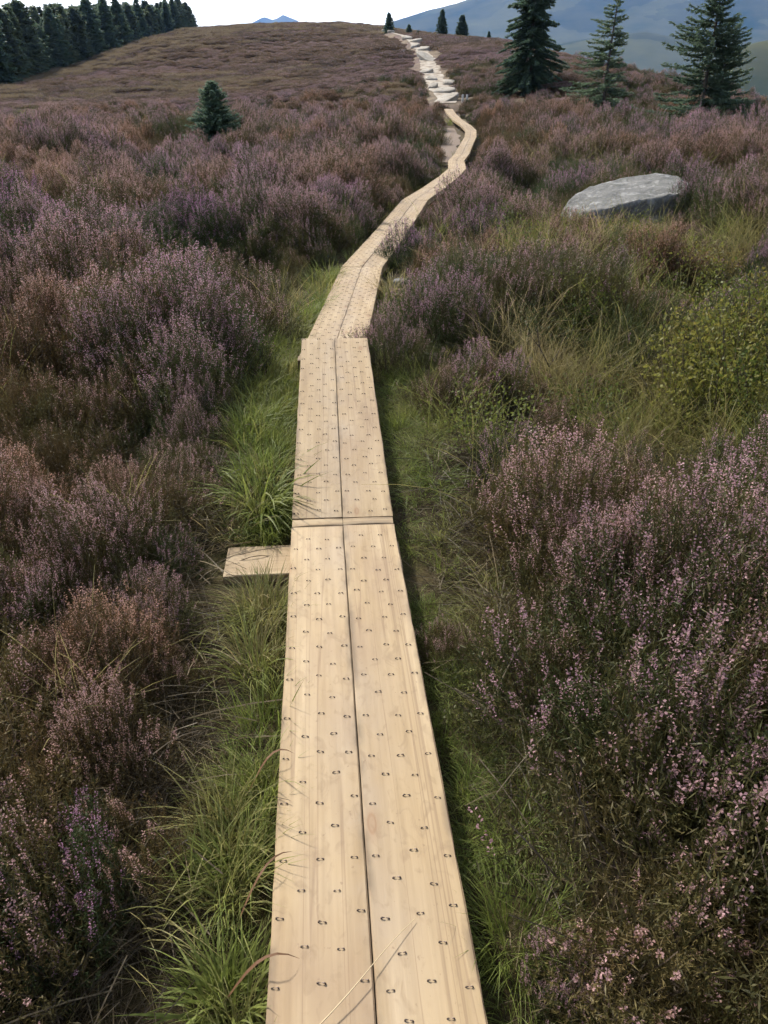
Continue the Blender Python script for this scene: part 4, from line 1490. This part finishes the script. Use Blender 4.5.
PT = [spruce(110 + k_, 9.0, 2.3, gap=.03 * k_, dens=1.3, droop=.22, nspr=28, leaf=(.28, .56, .13), shape=.55 + .1 * k_, low=.02) for k_ in range(5)]
cnt = 0
GP = 'conifers of the plantation on the left'
for row in range(4):
    for yy in np.arange(96, 262, 2.32):
        x = -53.5 - row * 3.0 + random.uniform(-.8, .8) - 2.5 * (noise2(np.array(yy), np.array(3.0), 25, 4) - .5)
        y = yy + random.uniform(-.9, .9)
        hh = np.interp(y, [100, 180, 262], [9.6, 8.6, 7.0]) * random.uniform(.72, 1.16)
        if cnt < 290:
            e = tree('conifer', (x, y, gz(x, y) - .1), PT[random.randrange(5)], 'dark conifer crowded among others in the plantation on the left skyline', 'tree', GP, random.uniform(0, 1.0), random.uniform(0, 6.28), hh / 9.0)
            cnt += 1
for px, py, t, hm_, lab in [(187, 28, 214, 4.2, 'lone small conifer standing just past the end of the plantation'), (178, 29, 216, 2.8, 'short conifer in the gap at the end of the plantation'), (203, 26, 214, 1.5, 'tiny shrub-sized conifer furthest right of the plantation')]:
    tree('conifer', base_at(px, py, t), PT[1], lab, tint=.3, sc=hm_ / 9.0)

# ------------------------------------------------------------------ light, air, camera
SUN_EL, SUN_AZ = 43, -38          # azimuth from straight ahead, negative = left
sun = bpy.data.lights.new('sun', 'SUN')
sun.energy, sun.angle, sun.color = 3.7, R(4), (1, .95, .87)
so = bpy.data.objects.new('sun', sun)
C.objects.link(so)
so.rotation_euler = (R(90 - SUN_EL), 0, R(180 - SUN_AZ))
w = bpy.data.worlds.new('World')
bpy.context.scene.world = w
w.use_nodes = True
nt = w.node_tree
sky = nt.nodes.new('ShaderNodeTexSky')
sky.sky_type = 'NISHITA'
sky.sun_disc = False
sky.sun_elevation, sky.sun_rotation = R(SUN_EL), R(SUN_AZ)
sky.air_density, sky.dust_density, sky.ozone_density = 1.0, 2.5, 1.0
bg = nt.nodes['Background']
bg.inputs[1].default_value = .085
# thin bright cloud over the blue
tcn = nt.nodes.new('ShaderNodeTexCoord')
cn = N(nt, 'ShaderNodeTexNoise', i_Scale=2.2, i_Detail=6)
mp = nt.nodes.new('ShaderNodeMapping')
mp.inputs['Scale'].default_value = (1, 1, 3)
nt.links.new(tcn.outputs['Generated'], mp.inputs[0])
nt.links.new(mp.outputs[0], cn.inputs['Vector'])
cf = ramp(nt, cn.outputs['Fac'], [(.25, (.8, .8, .8)), (.55, (1, 1, 1))])
sx_ = N(nt, 'ShaderNodeSeparateXYZ')
nt.links.new(tcn.outputs['Generated'], sx_.inputs[0])
low = ramp(nt, sx_.outputs['Z'], [(.10, (1, 1, 1)), (.36, (.34, .34, .34)), (1.0, (.17, .17, .17))])
fwd = N(nt, 'ShaderNodeMapRange')
fwd.inputs[1].default_value, fwd.inputs[2].default_value, fwd.inputs[3].default_value = -.6, .6, .25
nt.links.new(sx_.outputs['Y'], fwd.inputs[0])
cf = math_(nt, 'MULTIPLY', math_(nt, 'MULTIPLY', cf, low), fwd.outputs[0])
cc = mixc(nt, cf, sky.outputs[0], (22, 21.8, 21.4))
nt.links.new(cc, bg.inputs[0])

# the air
hz = bpy.data.meshes.new('haze')
x0, x1, y0, y1, z0, z1 = -12500, 12500, -12500, 12500, -260, 690
vs = [(x0, y0, z0), (x1, y0, z0), (x1, y1, z0), (x0, y1, z0), (x0, y0, z1), (x1, y0, z1), (x1, y1, z1), (x0, y1, z1)]
hz.from_pydata(vs, [], [(3, 2, 1, 0), (4, 5, 6, 7), (0, 1, 5, 4), (1, 2, 6, 5), (2, 3, 7, 6), (3, 0, 4, 7)])
m, nt, out = new_mat('haze_air')
pv = N(nt, 'ShaderNodeVolumePrincipled')
pv.inputs['Color'].default_value = (.27, .5, 1.0, 1)
pv.inputs['Density'].default_value = .7e-4
pv.inputs['Anisotropy'].default_value = .2
nt.links.new(pv.outputs[0], out.inputs['Volume'])
hz.materials.append(m)
ho = obj('haze', hz)
ho['kind'] = 'stuff'

cam = bpy.data.cameras.new('camera')
cam.sensor_fit = 'VERTICAL'
cam.sensor_height = 24
cam.lens = 24 * F_PX / 1024
cam.clip_start, cam.clip_end = .05, 30000
co = bpy.data.objects.new('camera', cam)
C.objects.link(co)
co.location = (0, 0, H_CAM)
co.rotation_euler = (math.pi / 2 - PITCH, 0, 0)
sc_ = bpy.context.scene
sc_.camera = co
sc_.view_settings.view_transform = 'Standard'
sc_.view_settings.look = 'None'
sc_.view_settings.exposure = .86
sc_.cycles.max_bounces = 4
sc_.cycles.debug_use_spatial_splits = True
sc_.cycles.use_adaptive_sampling = True
sc_.cycles.adaptive_threshold = .03
sc_.cycles.volume_bounces = 1
sc_.cycles.transparent_max_bounces = 4
